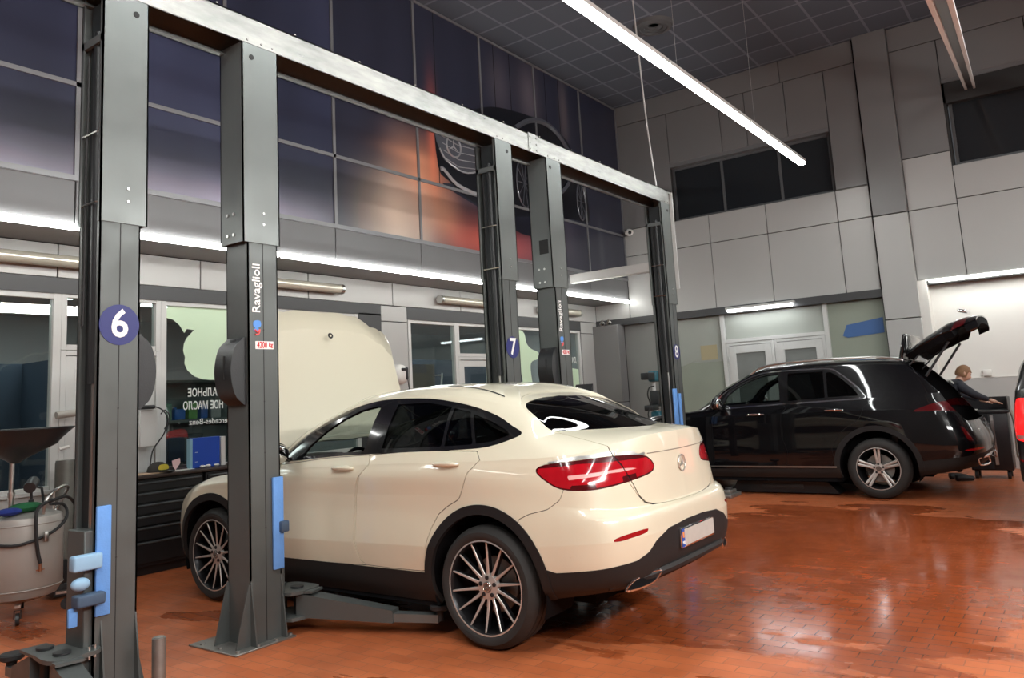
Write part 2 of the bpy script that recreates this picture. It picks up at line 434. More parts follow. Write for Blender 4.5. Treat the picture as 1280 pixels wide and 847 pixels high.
# ---- wheels (axle along x, outer side towards -x)
def star_mb(mb, c, r, u, v, n, th=.004, arm=.14):
    """three pointed star in a ring, plane u,v"""
    c, u, v, n = Vector(c), Vector(u), Vector(v), Vector(n)
    ring = [c+(u*math.cos(2*PI*i/28)+v*math.sin(2*PI*i/28))*r for i in range(28)]
    mb.tube(ring, r*.085, 6, closed=True)
    for k in range(3):
        a = PI/2+2*PI*k/3; d = u*math.cos(a)+v*math.sin(a); p = v*math.cos(a)-u*math.sin(a)
        tip = c+d*r*.97; b = c-d*r*.1
        vs = [tip, c+p*r*arm-d*r*.05, c-p*r*arm-d*r*.05, c+n*th*2+d*r*.1, b]
        mb._add([tuple(q) for q in vs], [(0, 1, 3), (0, 3, 2), (1, 4, 3), (2, 3, 4)])
def make_wheel(parent, loc, style, R=.373, rim=.262, W=.25, side=-1, first=None):
    """side -1: outer face looks to -x"""
    if first is not None:
        w = first.copy(); COL.objects.link(w); w.parent = parent; w.location = loc; w.rotation_euler = (0, 0, PI if side > 0 else 0)
        for ch in first.children:
            c = ch.copy(); COL.objects.link(c); c.parent = w
        return w
    t = MB(); o = (0, 0, 0); ax = (-1, 0, 0); h = W/2
    t.lathe([(rim-.012, -h+.02), (rim+.005, -h+.005), (rim+.05, -h-.004), (R-.035, -h+.004), (R-.012, -h+.022), (R-.001, -h+.05), (R, -.06), (R-.006, -.058), (R-.006, -.05), (R, -.048), (R, -.004), (R-.007, -.003), (R-.007, .004), (R, .005), (R, .05), (R-.006, .051), (R-.006, .058), (R, .06), (R-.001, h-.05), (R-.012, h-.022), (R-.035, h-.004), (rim+.05, h+.004), (rim+.03, h+.006), (rim+.005, h-.003), (rim-.012, h-.02)], o, ax, 64)
    w = t.obj('wheel', 'tyre', parent, loc, (0, 0, PI if side > 0 else 0))
    m = MB(); m.lathe([(rim-.004, h-.028), (rim+.004, h-.012), (rim+.004, h-.006), (rim-.006, h-.004), (rim-.012, h-.012), (rim-.022, h-.035), (rim-.03, .0), (rim-.04, -h+.02), (rim-.01, -h+.02)], o, ax, 56)
    m.obj('rim_barrel', 'rim_dark', w)
    m = MB(); m.lathe([(rim-.010, h-.014), (rim-.007, h-.0035), (rim+.001, h-.0045)], o, ax, 56)
    x_out = -(h-.012)
    def spoke(mb, ang, r0, r1, w0, w1, xa, xb, depth, swirl=0.):
        n = 7; vs = []
        for i in range(n):
            q = i/(n-1); r = r0+(r1-r0)*q; a = ang+swirl*math.sin(q*PI*.5); ww = w0+(w1-w0)*q; x = xa+(xb-xa)*q**1.4
            d = Vector((0, math.cos(a), math.sin(a))); p = Vector((0, -math.sin(a), math.cos(a)))
            for (e, xx) in ((-1, x), (1, x), (1.5, x+depth), (-1.5, x+depth)): vs.append(d*r+p*(e*ww/2)+Vector((xx, 0, 0)))
        fs = [(i*4+j, i*4+(j+1) % 4, (i+1)*4+(j+1) % 4, (i+1)*4+j) for i in range(n-1) for j in range(4)]+[(0, 1, 2, 3), tuple(range(n*4-4, n*4))]
        mb._add(vs, fs)
    sp = MB(); dk = MB()
    if style == 'multi':
        for k in range(14):
            a = 2*PI*k/14+.24
            spoke(sp, a, .055, rim-.012, .016, .0075, x_out+.03, x_out+.004, .004, .05)
            spoke(dk, a, .055, rim-.014, .018, .009, x_out+.036, x_out+.0095, .030, .05)
        sp.lathe([(.034, -x_out-.022), (.075, -x_out-.026), (.082, -x_out-.05)], o, ax, 28)
    else:
        for k in range(5):
            a = PI/2+2*PI*k/5
            for e in (-1, 1):
                spoke(sp, a+e*.16, .055, rim-.012, .022, .02, x_out+.03, x_out+.004, .004, -e*.06)
                spoke(dk, a+e*.16, .055, rim-.014, .03, .026, x_out+.036, x_out+.0095, .032, -e*.06)
        sp.lathe([(.03, -x_out-.024), (.06, -x_out-.028), (.066, -x_out-.05)], o, ax, 28)
    sp.bm.verts.ensure_lookup_table()
    m.obj('rim_edge', 'rim_bright', w); sp.obj('spokes', 'rim_bright', w); dk.obj('spoke_backs', 'rim_dark', w)
    b = MB()
    for k in range(5):
        a = 2*PI*k/5+.3; b.cyl((x_out+.018, math.cos(a)*.056, math.sin(a)*.056), (x_out+.06, math.cos(a)*.056, math.sin(a)*.056), .013, n=12)
    loose(b.obj('wheel_bolts', 'black', w), 'wheel_bolt')
    c = MB(); c.lathe([(0, -x_out-.016), (.028, -x_out-.017), (.033, -x_out-.022), (.034, -x_out-.04)], o, ax, 24); cp = c.obj('hub_cap', 'cap_grey', w)
    c = MB(); star_mb(c, (x_out+.014, 0, 0), .026, (0, 1, 0), (0, 0, 1), (-1, 0, 0)); c.obj('hub_star', 'chrome', w)
    d = MB(); d.lathe([(.05, .0), (.17, .0), (.17, -.02), (.05, -.02)], o, ax, 40); d.obj('brake_disc', 'dullsteel', w)
    c = MB(); c.bbox(.0, .08, -.09, .05, .18, .09, .015); c.obj('brake_caliper', 'black', w)
    return w
M['tyre'] = P('tyre_rubber', (.020, .019, .018), .72, bump=.1, bscale=90, var=.3, vscale=9)
M['rim_dark'] = P('rim_dark', (.020, .020, .022), .3, .6)
M['rim_bright'] = P('rim_machined', (.60, .58, .55), .34, .6)
M['cap_grey'] = P('hub_cap_grey', (.25, .24, .22), .3, .7)
M['cream'] = P('pearl_white_paint', (.75, .70, .545), .34, 0, coat=1., var=.02, vscale=3, backdark=True, dirt=(.85, (.42, .34, .23), .6))
M['cream_top'] = P('pearl_white_bonnet', (.75, .70, .545), .34, 0, coat=1., backdark=True)
M['blackpaint'] = P('black_metallic_paint', (.003, .003, .004), .3, 0, coat=1., spec=.1, backdark=True)
M['graphite'] = P('graphite_paint', (.018, .018, .02), .28, .3, coat=1., backdark=True)
M['cladding'] = P('grey_black_cladding', (.012, .011, .0115), .6, bump=.1, bscale=200, spec=.3, dirt=(.7, (.05, .04, .033), .5))
M['gloss_black'] = P('gloss_black_trim', (.008, .008, .009), .12, coat=.5)
M['cabin'] = P('cabin_black', (.006, .006, .007), .9, spec=.1)
M['seat'] = P('seat_leather', (.024, .023, .023), .45)
M['g_dark'] = glass('privacy_glass', (.028, .03, .032), .035)
M['g_clear'] = glass('windscreen_glass', (.55, .62, .6), .04)
M['g_mid'] = glass('door_glass', (.30, .34, .33), .03)
M['lamp_red'] = P('tail_lamp_red', (.42, .004, .012), .12, coat=1., var=.25, vscale=14)
M['lamp_dark'] = P('tail_lamp_dark_red', (.07, .002, .004), .15, coat=.6)
M['lamp_bar'] = P('tail_lamp_bar', (.85, .42, .40), .3, coat=1.)
M['reflector'] = P('red_reflector', (.30, .006, .008), .2, coat=.6)
M['plate_white'] = P('plate_white', (.50, .48, .44), .45, dirt=None, var=.1, vscale=20)
M['plate_blue'] = P('plate_blue', (.02, .09, .42), .4)
M['leather_star'] = P('star_chrome', (.62, .60, .56), .35, .7)

def seat(parent, x, v, z=.42, tall=.70):
    s = MB(); s.bbox(x-.25, v-.02, z-.1, x+.25, v+.48, z+.1, .06, 4)
    r = Matrix.Rotation(math.radians(18), 3, 'X')
    s2 = s
    b = MB()
    pts = smooth_poly([(-.24, 0), (-.26, .35), (-.22, .58), (-.12, .64), (.12, .64), (.22, .58), (.26, .35), (.24, 0)], 4)
    o = s.obj('seat', 'seat', parent)
    for (w, h0, h1, th) in ((.52, 0, .62, .14), (.26, .64, .84, .10)):
        k = MB(); k.bbox(-w/2, -th/2, h0, w/2, th/2, h1, .05, 4)
        q = k.obj('backrest' if h0 == 0 else 'headrest', 'seat', o, (x, v+.0, z+.06), (math.radians(16), 0, 0))
    return o

def build_car(S, loc, rotz, name, label, open_fl=False):
    car = empty(name, (loc[0], loc[1], 0), (0, 0, rotz), label, 'car')
    WB, WR = S['wb'], S['wr']; keep = {}
    def add(k, sp): keep.setdefault(k, []).append(sp)
    for sgn in (-1, 1):
        b = grid_soup(S, sgn)
        for av in (0., WB):                                                    # wheel openings and arch trims
            h, b = split(b, circ(av, S['zc'], S['ro']))
            r, b = split(b, circ(av, S['zc'], S['ri']))
            add('arch', r)
        if S.get('hood'):
            h, b = split(b, sdpoly(S['hood'], 'st')); add('hood', h)
        c, b = split(b, sdpoly(S['clad'], 'sz')); add('clad', c)
        dlo, b = split(b, cond(sdpoly(S['dlo'], 'vz', 3), lambda V: (np.abs(V[:, 0]) > .6) & (V[:, 6] > 1.2) & (V[:, 7] > .8)))
        for i, (pl, kind) in enumerate(S['panes']):
            pn, dlo = split(dlo, sdpoly(pl, 'vz'))
            if i == 0 and open_fl and sgn < 0: continue
            add(('pane', 'g_clear' if i == 0 and sgn > 0 else kind, sgn, i), pn)
        add('dlo', dlo)
        if 'chrome' in S:
            ch, b = split(b, cond(lambda V, g=sdpoly(S['dlo'], 'vz', 3): S['chrome']+g(V), lambda V: (np.abs(V[:, 0]) > .6) & (V[:, 6] > 1.2) & (V[:, 7] > .8))); add('chrome', ch)
        ws, b = split(b, sdpoly(S['wind'], 'st', 3)); add('wind', ws)
        gate = sdpoly(S['gate'], 'st')
        g_in, b = split(b, gate)
        for key, src in (('gate', g_in), ('body', b)):
            if key == 'body': gp, src = split(src, lambda V: gate(V)+.008); add('gap', gp)
            if key == 'gate':
                rw, src = split(src, sdpoly(S['rwin'], 'st', 3))
                fr, rw = split(rw, lambda V, g=sdpoly(S['rwin'], 'st', 3): .035-g(V)) if S.get('rframe') else (None, rw)
                if fr is not None: add('rframe', fr)
                add('rwin', rw)
            lm, src = split(src, sdpoly(S['lamp'], 'sz', 3)); 
            if len(lm.F):
                bar = None
                if 'lampbar' in S:
                    bar, lm = split(lm, sdpoly(S['lampbar'], 'sz')); add(key+'_lampbar', bar)
                rim_, lm = split(lm, lambda V, g=sdpoly(S['lamp'], 'sz', 3): .010-g(V)); add(key+'_lamprim', rim_)
                if 'lampdark' in S:
                    for dk_ in S['lampdark']:
                        q_, lm = split(lm, sdpoly(dk_, 'sz')); add(key+'_lampdark', q_)
                add(key+'_lamp', lm)
            if 'lampchrome' in S:
                lc, src = split(src, sdpoly(S['lampchrome'], 'sz')); add(key+'_lampchrome', lc)
            if key == 'body':
                rf, src = split(src, sdpoly(S['refl'], 'sz', 2)); add('refl', rf)
                if 'bumper' in S:
                    bu, src = split(src, sdpoly(S['bumper'], 'sz')); gp, bu = split(bu, lambda V, g=sdpoly(S['bumper'], 'sz'): .004-g(V)); add('gap', gp); add('bumper', bu)
                for nm in ('door_f', 'door_r'):
                    d, src = split(src, cond(sdpoly(S[nm], 'vz', 2), lambda V: (np.abs(V[:, 0]) > .6) & (V[:, 7] < 1.2)))
                    gp, d = split(d, lambda V, g=sdpoly(S[nm], 'vz', 2): .005-g(V)); add('gap', gp); add((nm, sgn), d)
            add(key, src)
    J = lambda k: join(*keep.get(k, []))
    soup_obj('body_shell', J('body'), S['paint'], car, .012)
    if 'bumper' in S: soup_obj('rear_bumper', J('bumper'), S['paint'], car, .01)
    soup_obj('shut_lines', J('gap'), 'black', car, 0, -.006)
    soup_objs('wheel_arch_trim', J('arch'), 'cladding', car, .03, .007)
    soup_obj('lower_cladding', J('clad'), 'cladding', car, .012, .002)
    soup_objs('window_trim', J('dlo'), 'gloss_black', car, .02, -.002)
    if 'chrome' in S: soup_objs('window_chrome', J('chrome'), 'chrome', car, .004, .003)
    soup_obj('windscreen', J('wind'), 'g_clear', car)
    for k in list(keep):
        if isinstance(k, tuple) and k[0] == 'pane': soup_obj('side_window', J(k), k[1], car, 0, -.006)
        if isinstance(k, tuple) and k[0] in ('door_f', 'door_r'):
            d = soup_obj('front_door' if k[0] == 'door_f' else 'rear_door', J(k), S['paint'], car, .012)
            sg = k[1]; hv, hz, ha = S['handle_f' if k[0] == 'door_f' else 'handle_r']
            m = MB(); n = 14; pts = []; rr = []
            for i in range(n):
                q = i/(n-1); pts.append((sg*(ha+.012+.022*math.sin(PI*q)**.5), hv+.11-.22*q, hz+.004*math.sin(PI*q))); rr.append(.010+.006*math.sin(PI*q))
            m.tube(pts, rr, 8); m.obj('door_handle', S.get('handle_mat', S['paint']), d)
            m = MB(); m.ball((sg*(ha-.004), hv-.005, hz-.002), .055, 10, (.22, 1.25, .42)); m.obj('handle_recess', S['paint'], d)
    soup_objs('side_reflector', J('refl'), 'reflector', car, .006)
    # tailgate
    hinge = S.get('hinge'); ga = S.get('gate_open', 0.)
    g = soup_obj('tailgate', J('gate'), S['paint'], car, .02)
    gparts = [g]
    for nm, mt, off in (('rwin', 'g_dark', -.003), ('rframe', 'gloss_black', -.001), ('gate_lampbar', 'lamp_bar', 0), ('gate_lamp', S['lampmat'], .001), ('gate_lamprim', 'lamp_dark', 0), ('gate_lampdark', 'lamp_dark', 0), ('gate_lampchrome', 'steel', .003)):
        soup_objs({'rwin': 'rear_window', 'rframe': 'rear_window_frame', 'gate_lampbar': 'tail_lamp_bar', 'gate_lamp': 'tail_lamp', 'gate_lamprim': 'tail_lamp_rim', 'gate_lampdark': 'tail_lamp_segment', 'gate_lampchrome': 'lamp_chrome_strip'}[nm], J(nm), mt, g, .004 if 'lamp' in nm else 0, off)
    for nm, mt, off in (('body_lampbar', 'lamp_bar', 0), ('body_lamp', S['lampmat'], .001), ('body_lamprim', 'lamp_dark', 0), ('body_lampdark', 'lamp_dark', 0), ('body_lampchrome', 'steel', .003)):
        soup_objs({'body_lampbar': 'tail_lamp_bar', 'body_lamp': 'tail_lamp', 'body_lamprim': 'tail_lamp_rim', 'body_lampdark': 'tail_lamp_segment', 'body_lampchrome': 'lamp_chrome_strip'}[nm], J(nm), mt, car, .004, off)
    if hinge:
        sp = skirt(push(J('gate'), -.02), .09); sp = join(sp, push(J('gate'), -.11), push(J('rwin'), -.10))
        soup_obj('tailgate_lining', sp, 'cabin', g)
        hv, hz = hinge
        g.location = (0, hv, hz); g.rotation_euler = (-ga, 0, 0)
        for o in [g]+list(g.children):
            o.data.transform(Matrix.Translation((0, -hv, -hz)))
    # wheels
    st = S['wstyle']; a = S['track']
    w0 = make_wheel(car, (-a, 0, WR), st, WR, S['rim'])
    for (x, v, sd) in ((-a, WB, -1), (a, 0, 1), (a, WB, 1)): make_wheel(car, (x, v, WR), st, WR, S['rim'], side=sd, first=w0)
    for v in (0, WB):
        for sg in (-1, 1):
            m = MB(); pr = [(S['ro']+.02, -.02+0), (S['ro']+.02, .34), (.05, .36)]
            m.lathe([(S['ro']+.015, 0), (S['ro']+.01, .33), (.06, .34)], (sg*(S['half']-.035), v, S['zc']), (-sg, 0, 0), 40, a0=-PI*.62, a1=PI*.62)
            m.obj('wheel_housing', 'cabin', car)
    # floor pan, cabin tub
    f = MB(); h = S['half']
    f.box(-h+.42, -.55, .24, h-.42, WB+.5, .34); f.box(-h+.08, .46, .20, h-.08, WB-.46, .36)
    f.box(-h+.28, -.80, .40, h-.28, -.5, .46); f.box(-h+.42, -.78, .40, h-.42, .45, .62)
    f.box(-h+.35, WB+.3, .30, h-.35, WB+.62, .78)
    f.obj('underbody', 'cabin', car)
    d = MB(); cw = S['cowl']
    d.bbox(-h+.14, cw-.62, S['dashz']-.36, h-.14, cw-.08, S['dashz'], .06, 3)
    d.bbox(-.12, .9, .36, .12, cw-.5, S['dashz']-.26, .03, 2); d.obj('dashboard', 'cabin', car)
    m = MB(); c0 = Vector((-.38, cw-.72, S['dashz']-.06)); tilt = math.radians(25)
    uu, vv = Vector((1, 0, 0)), Vector((0, math.sin(tilt), math.cos(tilt)))
    m.tube([c0+(uu*math.cos(2*PI*i/28)+vv*math.sin(2*PI*i/28))*.185 for i in range(28)], .015, 8, closed=True)
    nn = uu.cross(vv); m.cyl(c0-nn*.02, c0+nn*.02, .06, n=16)
    for an in (0, PI, -PI/2): m.tube([c0+(uu*math.cos(an)+vv*math.sin(an))*r for r in (.05, .12, .185)], .012, 6)
    m.obj('steering_wheel', 'gloss_black', car)
    for x in (-.38, .38): seat(car, x, cw-1.78, .40)
    for x in (-.38, .38): seat(car, x, cw-2.55, .42)
    # mirrors
    for sg in (-1, 1):
        mv, mz, ma = S['mirror']
        m = MB(); m.ball((sg*(ma+.12), mv, mz), .13, 12, (.95, .55, .70)); m.tube([(sg*(ma-.06), mv+.02, mz-.06), (sg*(ma+.06), mv, mz-.04)], .022, 8)
        mo = m.obj('wing_mirror', S['mirror_mat'], car)
        m = MB(); m.ball((sg*(ma+.12), mv-.035, mz), .115, 10, (.9, .40, .66)); m.obj('mirror_glass', 'chrome', mo)
    return car
# ------------------------------------------------------------------ the hall
BX, W1, W2, CEIL = 14.3, 7.335, 8.13, 7.42
XL, YB = -6.0, -9.0
M['panel_grey'] = P('wall_panel_grey', (.22, .215, .215), .42, .15, var=.05, vscale=1.2)
M['panel_light'] = P('wall_panel_light', (.46, .455, .44), .40, .1, var=.05, vscale=1.0)
M['panel_dark'] = P('wall_panel_dark', (.20, .20, .205), .4, .2, var=.06, vscale=1.2)
M['backing'] = P('joint_dark', (.03, .03, .03), .7)
M['plain'] = P('plain_wall', (.14, .14, .14), .6, var=.05, vscale=1)
M['niche'] = P('niche_wall', (.72, .70, .66), .55, var=.03, vscale=2)
def panels(mb, rects, plane, pos, th, gap=.012):
    """rects (a0, a1, z0, z1) as separate flat panels with dark joints; plane 'x' or 'y'"""
    for a0, a1, z0, z1 in rects:
        g = gap/2
        if plane == 'y': mb.bbox(a0+g, pos, z0+g, a1-g, pos+th, z1-g, .004, 1)
        else: mb.bbox(pos, a0+g, z0+g, pos+th, a1-g, z1-g, .004, 1)
# floor: clinker bricks laid in running bond, wet in large patches
def floor_mat():
    m, nt, b = new_mat('floor_clinker'); L = nt.links.new; N = nt.nodes.new
    tc = N('ShaderNodeTexCoord'); mp = N('ShaderNodeMapping'); mp.inputs['Rotation'].default_value = (0, 0, PI/2)
    L(tc.outputs['Object'], mp.inputs[0])
    br = N('ShaderNodeTexBrick'); br.offset = .5; br.inputs['Scale'].default_value = 1
    br.inputs['Brick Width'].default_value = .205; br.inputs['Row Height'].default_value = .102; br.inputs['Mortar Size'].default_value = .0035; br.inputs['Mortar Smooth'].default_value = .2
    br.inputs['Color1'].default_value = (.56, .155, .055, 1); br.inputs['Color2'].default_value = (.46, .12, .042, 1); br.inputs['Mortar'].default_value = (.33, .11, .055, 1)
    L(mp.outputs[0], br.inputs['Vector'])
    def noise(sc, det=4, vec=None):
        n = N('ShaderNodeTexNoise'); n.inputs['Scale'].default_value = sc; n.inputs['Detail'].default_value = det; L(vec or tc.outputs['Object'], n.inputs['Vector']); return n.outputs['Fac']
    def rng(v, a, bb, c, d):
        r = N('ShaderNodeMapRange'); r.inputs['From Min'].default_value = a; r.inputs['From Max'].default_value = bb; r.inputs['To Min'].default_value = c; r.inputs['To Max'].default_value = d; L(v, r.inputs['Value']); return r.outputs['Result']
    def math_(op, a, bb):
        n = N('ShaderNodeMath'); n.operation = op
        for i, v in enumerate((a, bb)):
            if isinstance(v, (int, float)): n.inputs[i].default_value = v
            else: L(v, n.inputs[i])
        return n.outputs[0]
    # wet zone: a big soft ellipse on the open floor right of the white car, broken up by noise
    sp = N('ShaderNodeSeparateXYZ'); L(tc.outputs['Object'], sp.inputs[0])
    ex = math_('POWER', math_('DIVIDE', math_('ABSOLUTE', math_('SUBTRACT', sp.outputs['X'], 7.2), 0), 2.9), 2)
    ey = math_('POWER', math_('DIVIDE', math_('ABSOLUTE', math_('SUBTRACT', sp.outputs['Y'], 2.1), 0), 2.0), 2)
    mps = N('ShaderNodeMapping'); mps.inputs['Scale'].default_value = (1.6, .6, 1); L(tc.outputs['Object'], mps.inputs[0])
    d = math_('ADD', math_('ADD', ex, ey), math_('MULTIPLY', math_('SUBTRACT', noise(1.3, 6, mps.outputs[0]), .5), 2.2))
    wet = rng(d, .95, 1.05, 1., 0.)
    blot = rng(noise(.8, 7, mps.outputs[0]), .60, .62, 0., 1.)
    wet = math_('MAXIMUM', wet, math_('MULTIPLY', blot, .8))
    mx = N('ShaderNodeMix'); mx.data_type = 'RGBA'; mx.blend_type = 'MULTIPLY'; mx.inputs['Factor'].default_value = 1
    L(br.outputs['Color'], mx.inputs['A'])
    cr = N('ShaderNodeMix'); cr.data_type = 'RGBA'; cr.inputs['A'].default_value = (1, 1, 1, 1); cr.inputs['B'].default_value = (.62, .50, .42, 1); L(wet, cr.inputs['Factor']); L(cr.outputs['Result'], mx.inputs['B'])
    m2 = N('ShaderNodeMix'); m2.data_type = 'RGBA'; m2.blend_type = 'MULTIPLY'; m2.inputs['Factor'].default_value = 1
    L(mx.outputs['Result'], m2.inputs['A']); v = rng(noise(2.2, 8), .3, .7, .80, 1.12); cb = N('ShaderNodeCombineColor'); [L(v, cb.inputs[i]) for i in range(3)]; L(cb.outputs[0], m2.inputs['B'])
    L(m2.outputs['Result'], b.inputs['Base Color'])
    ro = math_('SUBTRACT', rng(noise(5, 5), .3, .7, .30, .44), math_('MULTIPLY', wet, .22))
    L(ro, b.inputs['Roughness']); b.inputs['Specular IOR Level'].default_value = .5
    bp = N('ShaderNodeBump'); bp.inputs['Strength'].default_value = .5; bp.inputs['Distance'].default_value = .0025; bp.invert = True
    hb = math_('ADD', br.outputs['Fac'], math_('MULTIPLY', noise(9, 2), .45)); L(hb, bp.inputs['Height']); L(bp.outputs['Normal'], b.inputs['Normal'])
    return m
m = MB(); m.box(XL, YB, -.1, BX+.6, W2+5.2, 0); struct(m.obj('floor', floor_mat()))
# ceiling: dark tiles in a slim grid
def ceil_mat():
    m, nt, b = new_mat('ceiling_tiles'); L = nt.links.new; N = nt.nodes.new
    tc = N('ShaderNodeTexCoord'); mp = N('ShaderNodeMapping'); mp.inputs['Location'].default_value = (.08, .32, 0); L(tc.outputs['Object'], mp.inputs[0])
    br = N('ShaderNodeTexBrick'); br.offset = 0; br.inputs['Scale'].default_value = 1; br.inputs['Brick Width'].default_value = .65; br.inputs['Row Height'].default_value = .65; br.inputs['Mortar Size'].default_value = .022; br.inputs['Mortar Smooth'].default_value = .1
    br.inputs['Color1'].default_value = (.095, .112, .14, 1); br.inputs['Color2'].default_value = (.115, .134, .165, 1); br.inputs['Mortar'].default_value = (.20, .225, .265, 1)
    L(mp.outputs[0], br.inputs['Vector']); L(br.outputs['Color'], b.inputs['Base Color']); b.inputs['Roughness'].default_value = .7
    return m
m = MB(); m.box(XL, YB, CEIL, BX+.6, W2+.2, CEIL+.1); struct(m.obj('ceiling', ceil_mat()))
# hidden sides of the hall
m = MB(); m.box(XL-.1, YB, 0, XL, W2, CEIL); struct(m.obj('wall_left', 'plain'))
m = MB(); m.box(XL, YB-.1, 0, BX+.6, YB, CEIL); struct(m.obj('wall_front', 'plain'))

# --- wall with the office windows (y = W2) under an overhang that carries the mural (y = W1)
m = MB(); m.box(XL, W1+.02, 3.31, BX, W2+.15, CEIL); m.mi = 1
seams = [-1.3+1.565*k for k in range(0, 11)]
for a, b_ in zip(seams[:-1], seams[1:]): m.bbox(a+.006, W1-.0, 3.315, min(b_, BX)-.006, W1+.03, 3.745, .004, 1)
m.mi = 2; m.box(XL, W1+.02, 3.30, BX, W2, 3.315)
ov = m.obj('wall_upper_left', ['backing', 'panel_dark', 'panel_grey']); struct(ov)
m = MB(); m.box(XL, W2+.02, 2.95, BX, W2+.15, 3.31); m.mi = 1
xs = [-2.65+1.565*k for k in range(12)]
panels(m, [(a, min(b_, BX), 2.955, 3.30) for a, b_ in zip(xs[:-1], xs[1:]) if a < BX], 'y', W2-.0, .03)
for (a, b_) in ((8.05, 8.60), (13.64, 14.28)): panels(m, [(a, b_, 2.72, 2.955), (a, b_, 0, 2.72)], 'y', W2-.0, .03)
m.mi = 0
for (a, b_) in ((8.05, 8.60), (13.64, 14.28)): m.box(a, W2+.02, 0, b_, W2+.15, 2.96)
m.box(XL, W2, 0, .9, W2+.15, 2.95)
struct(m.obj('wall_window_side', ['backing', 'panel_light']))

def window(n, x0, x1, z0, z1, y, fr=.06, mull=(), trans=(), mat='white_al', gl='office_glass'):
    f = MB()
    for a, b_, c, d, e in [(x0, x0+fr, z0, z1, 0), (x1-fr, x1, z0, z1, 0), (x0+fr/2, x1-fr/2, z0, z0+fr, .006), (x0+fr/2, x1-fr/2, z1-fr, z1, .006)]+[(q-fr/2, q+fr/2, z0+fr/2, z1-fr/2, .012) for q in mull]:
        f.bbox(a, y-.04+e, c, b_, y+.05-e, d, .003, 1)
    w = struct(f.obj('window_%d' % n, mat))
    g = MB(); g.box(x0+fr*.5, y-.003, z0+fr*.5, x1-fr*.5, y+.003, z1-fr*.5); g.obj('window_pane', gl, w)
    return w
def doorset(n, x0, x1, y, top=2.24, glazed=False):
    f = MB()
    for a, b_, c, d, e in ((x0, x0+.05, 0, top-.003, 0), (x1-.05, x1, 0, top-.003, 0), (x0+.02, x1-.02, top-.05, top-.003, .006)): f.bbox(a, y-.045+e, c, b_, y+.05-e, d, .003, 1)
    w = struct(f.obj('door_%d' % n, 'white_al'))
    l = MB(); a, b_ = x0+.055, x1-.055
    if glazed:
        for q in ((a, a+.1, .02, top-.06, 0), (b_-.1, b_, .02, top-.06, 0), (a+.05, b_-.05, .02, .16, .006), (a+.05, b_-.05, top-.16, top-.06, .006)): l.bbox(q[0], y-.03+q[4], q[2], q[1], y+.02-q[4], q[3], .003, 1)
        g = MB(); g.box(a+.05, y-.004, .1, b_-.05, y+.002, top-.1); g.obj('door_pane', 'office_glass', w)
    else:
        l.bbox(a, y-.03, .02, b_, y+.02, top-.06, .004, 1); l.bbox(a+.09, y-.038, .12, b_-.09, y-.028, top-.18, .006, 1)
    lf = l.obj('door_leaf', 'white_al', w)
    h = MB(); h.tube([(a+.06, y-.03, 1.05), (a+.06, y-.08, 1.05), (a+.17, y-.085, 1.05)], .010, 8); h.bbox(a+.04, y-.036, .95, a+.08, y-.028, 1.14, .004); h.obj('door_handle', 'steel', lf)
    return w
M['office_glass'] = glass('office_glass', (.80, .86, .85), .04)
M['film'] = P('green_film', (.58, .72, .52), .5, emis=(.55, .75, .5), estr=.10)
M['film2'] = P('white_film', (.80, .84, .80), .5)
yw = W2+.05
window(1, .9, 3.66, .86, 2.82, yw, .075, (2.2,))
window(2, 3.66, 4.70, 2.24, 2.82, yw, .055)
doorset(1, 3.66, 4.70, yw, 2.24)
window(3, 4.70, 7.62, .90, 2.82, yw, .07, (6.2,))
window(4, 8.62, 9.76, .90, 2.78, yw, .06)
window(5, 9.76, 10.70, 2.22, 2.78, yw, .055)
doorset(2, 9.76, 10.70, yw, 2.22, True)
window(6, 10.70, 13.62, .90, 2.78, yw, .06, (13.15,))
m = MB()
for a, b_ in ((.9, 8.05), (8.60, 13.64)): m.box(a, W2+.0, 2.80 if a < 5 else 2.77, b_, W2+.12, 2.955)
m.box(7.62, W2, .0, 8.05, W2+.12, 2.82)
struct(m.obj('trim_1', 'frame_dark'))
m = MB()
for a, b_ in ((.9, 3.66), (4.70, 7.62), (8.62, 9.76), (10.70, 13.62)): m.bbox(a, W2+.02, 0, b_, W2+.09, .90, .004, 1); m.bbox(a, W2-.02, .86, b_, W2+.05, .90, .004, 1)
struct(m.obj('trim_2', 'white_al'))
# films and lettering on the inside of the office glass (they read mirrored from here)
def film(name, label, pts, mat, cat='decal'):
    f = MB(); f.prism(pts, .002, (0, yw-.008, 0)); return tag(f.obj(name, mat), label, cat)
top = 2.76
film('window_film', 'pale green silhouette film stuck on the office window above the tool cabinets', [(4.80, top), (4.76, 2.62), (4.86, 2.60), (4.94, 2.54), (5.0, 2.45), (5.03, 2.50), (5.12, 2.49), (5.03, 2.40), (4.995, 2.33), (4.985, 2.25), (5.01, 2.18), (5.0, 2.11), (5.04, 2.03), (5.12, 1.965), (5.22, 1.93), (5.32, 1.92), (6.1, 1.92), (6.1, top)], 'film')
def glass_text(body, x, z, size, sx, bold, label):
    o = text_obj('window_lettering', body, size, 'film2', (x, yw-.008, z), (-1, 0, 0), (0, 0, 1), None, sx, .0008, bold, 'RIGHT')
    return tag(o, label, 'lettering', 'mirrored lettering on the office glass')
glass_text('АЛЬНОЕ', 5.04, 1.775, .125, .72, .0018, 'upper line of pale mirrored lettering under the green silhouette film')
glass_text('НОЕ МАСЛО', 4.985, 1.63, .125, .66, .0018, 'second, longer line of pale mirrored lettering under the green silhouette film')
glass_text('Mercedes-Benz', 5.06, 1.45, .09, 1., .0005, 'small thin mirrored lettering above the blue binder')
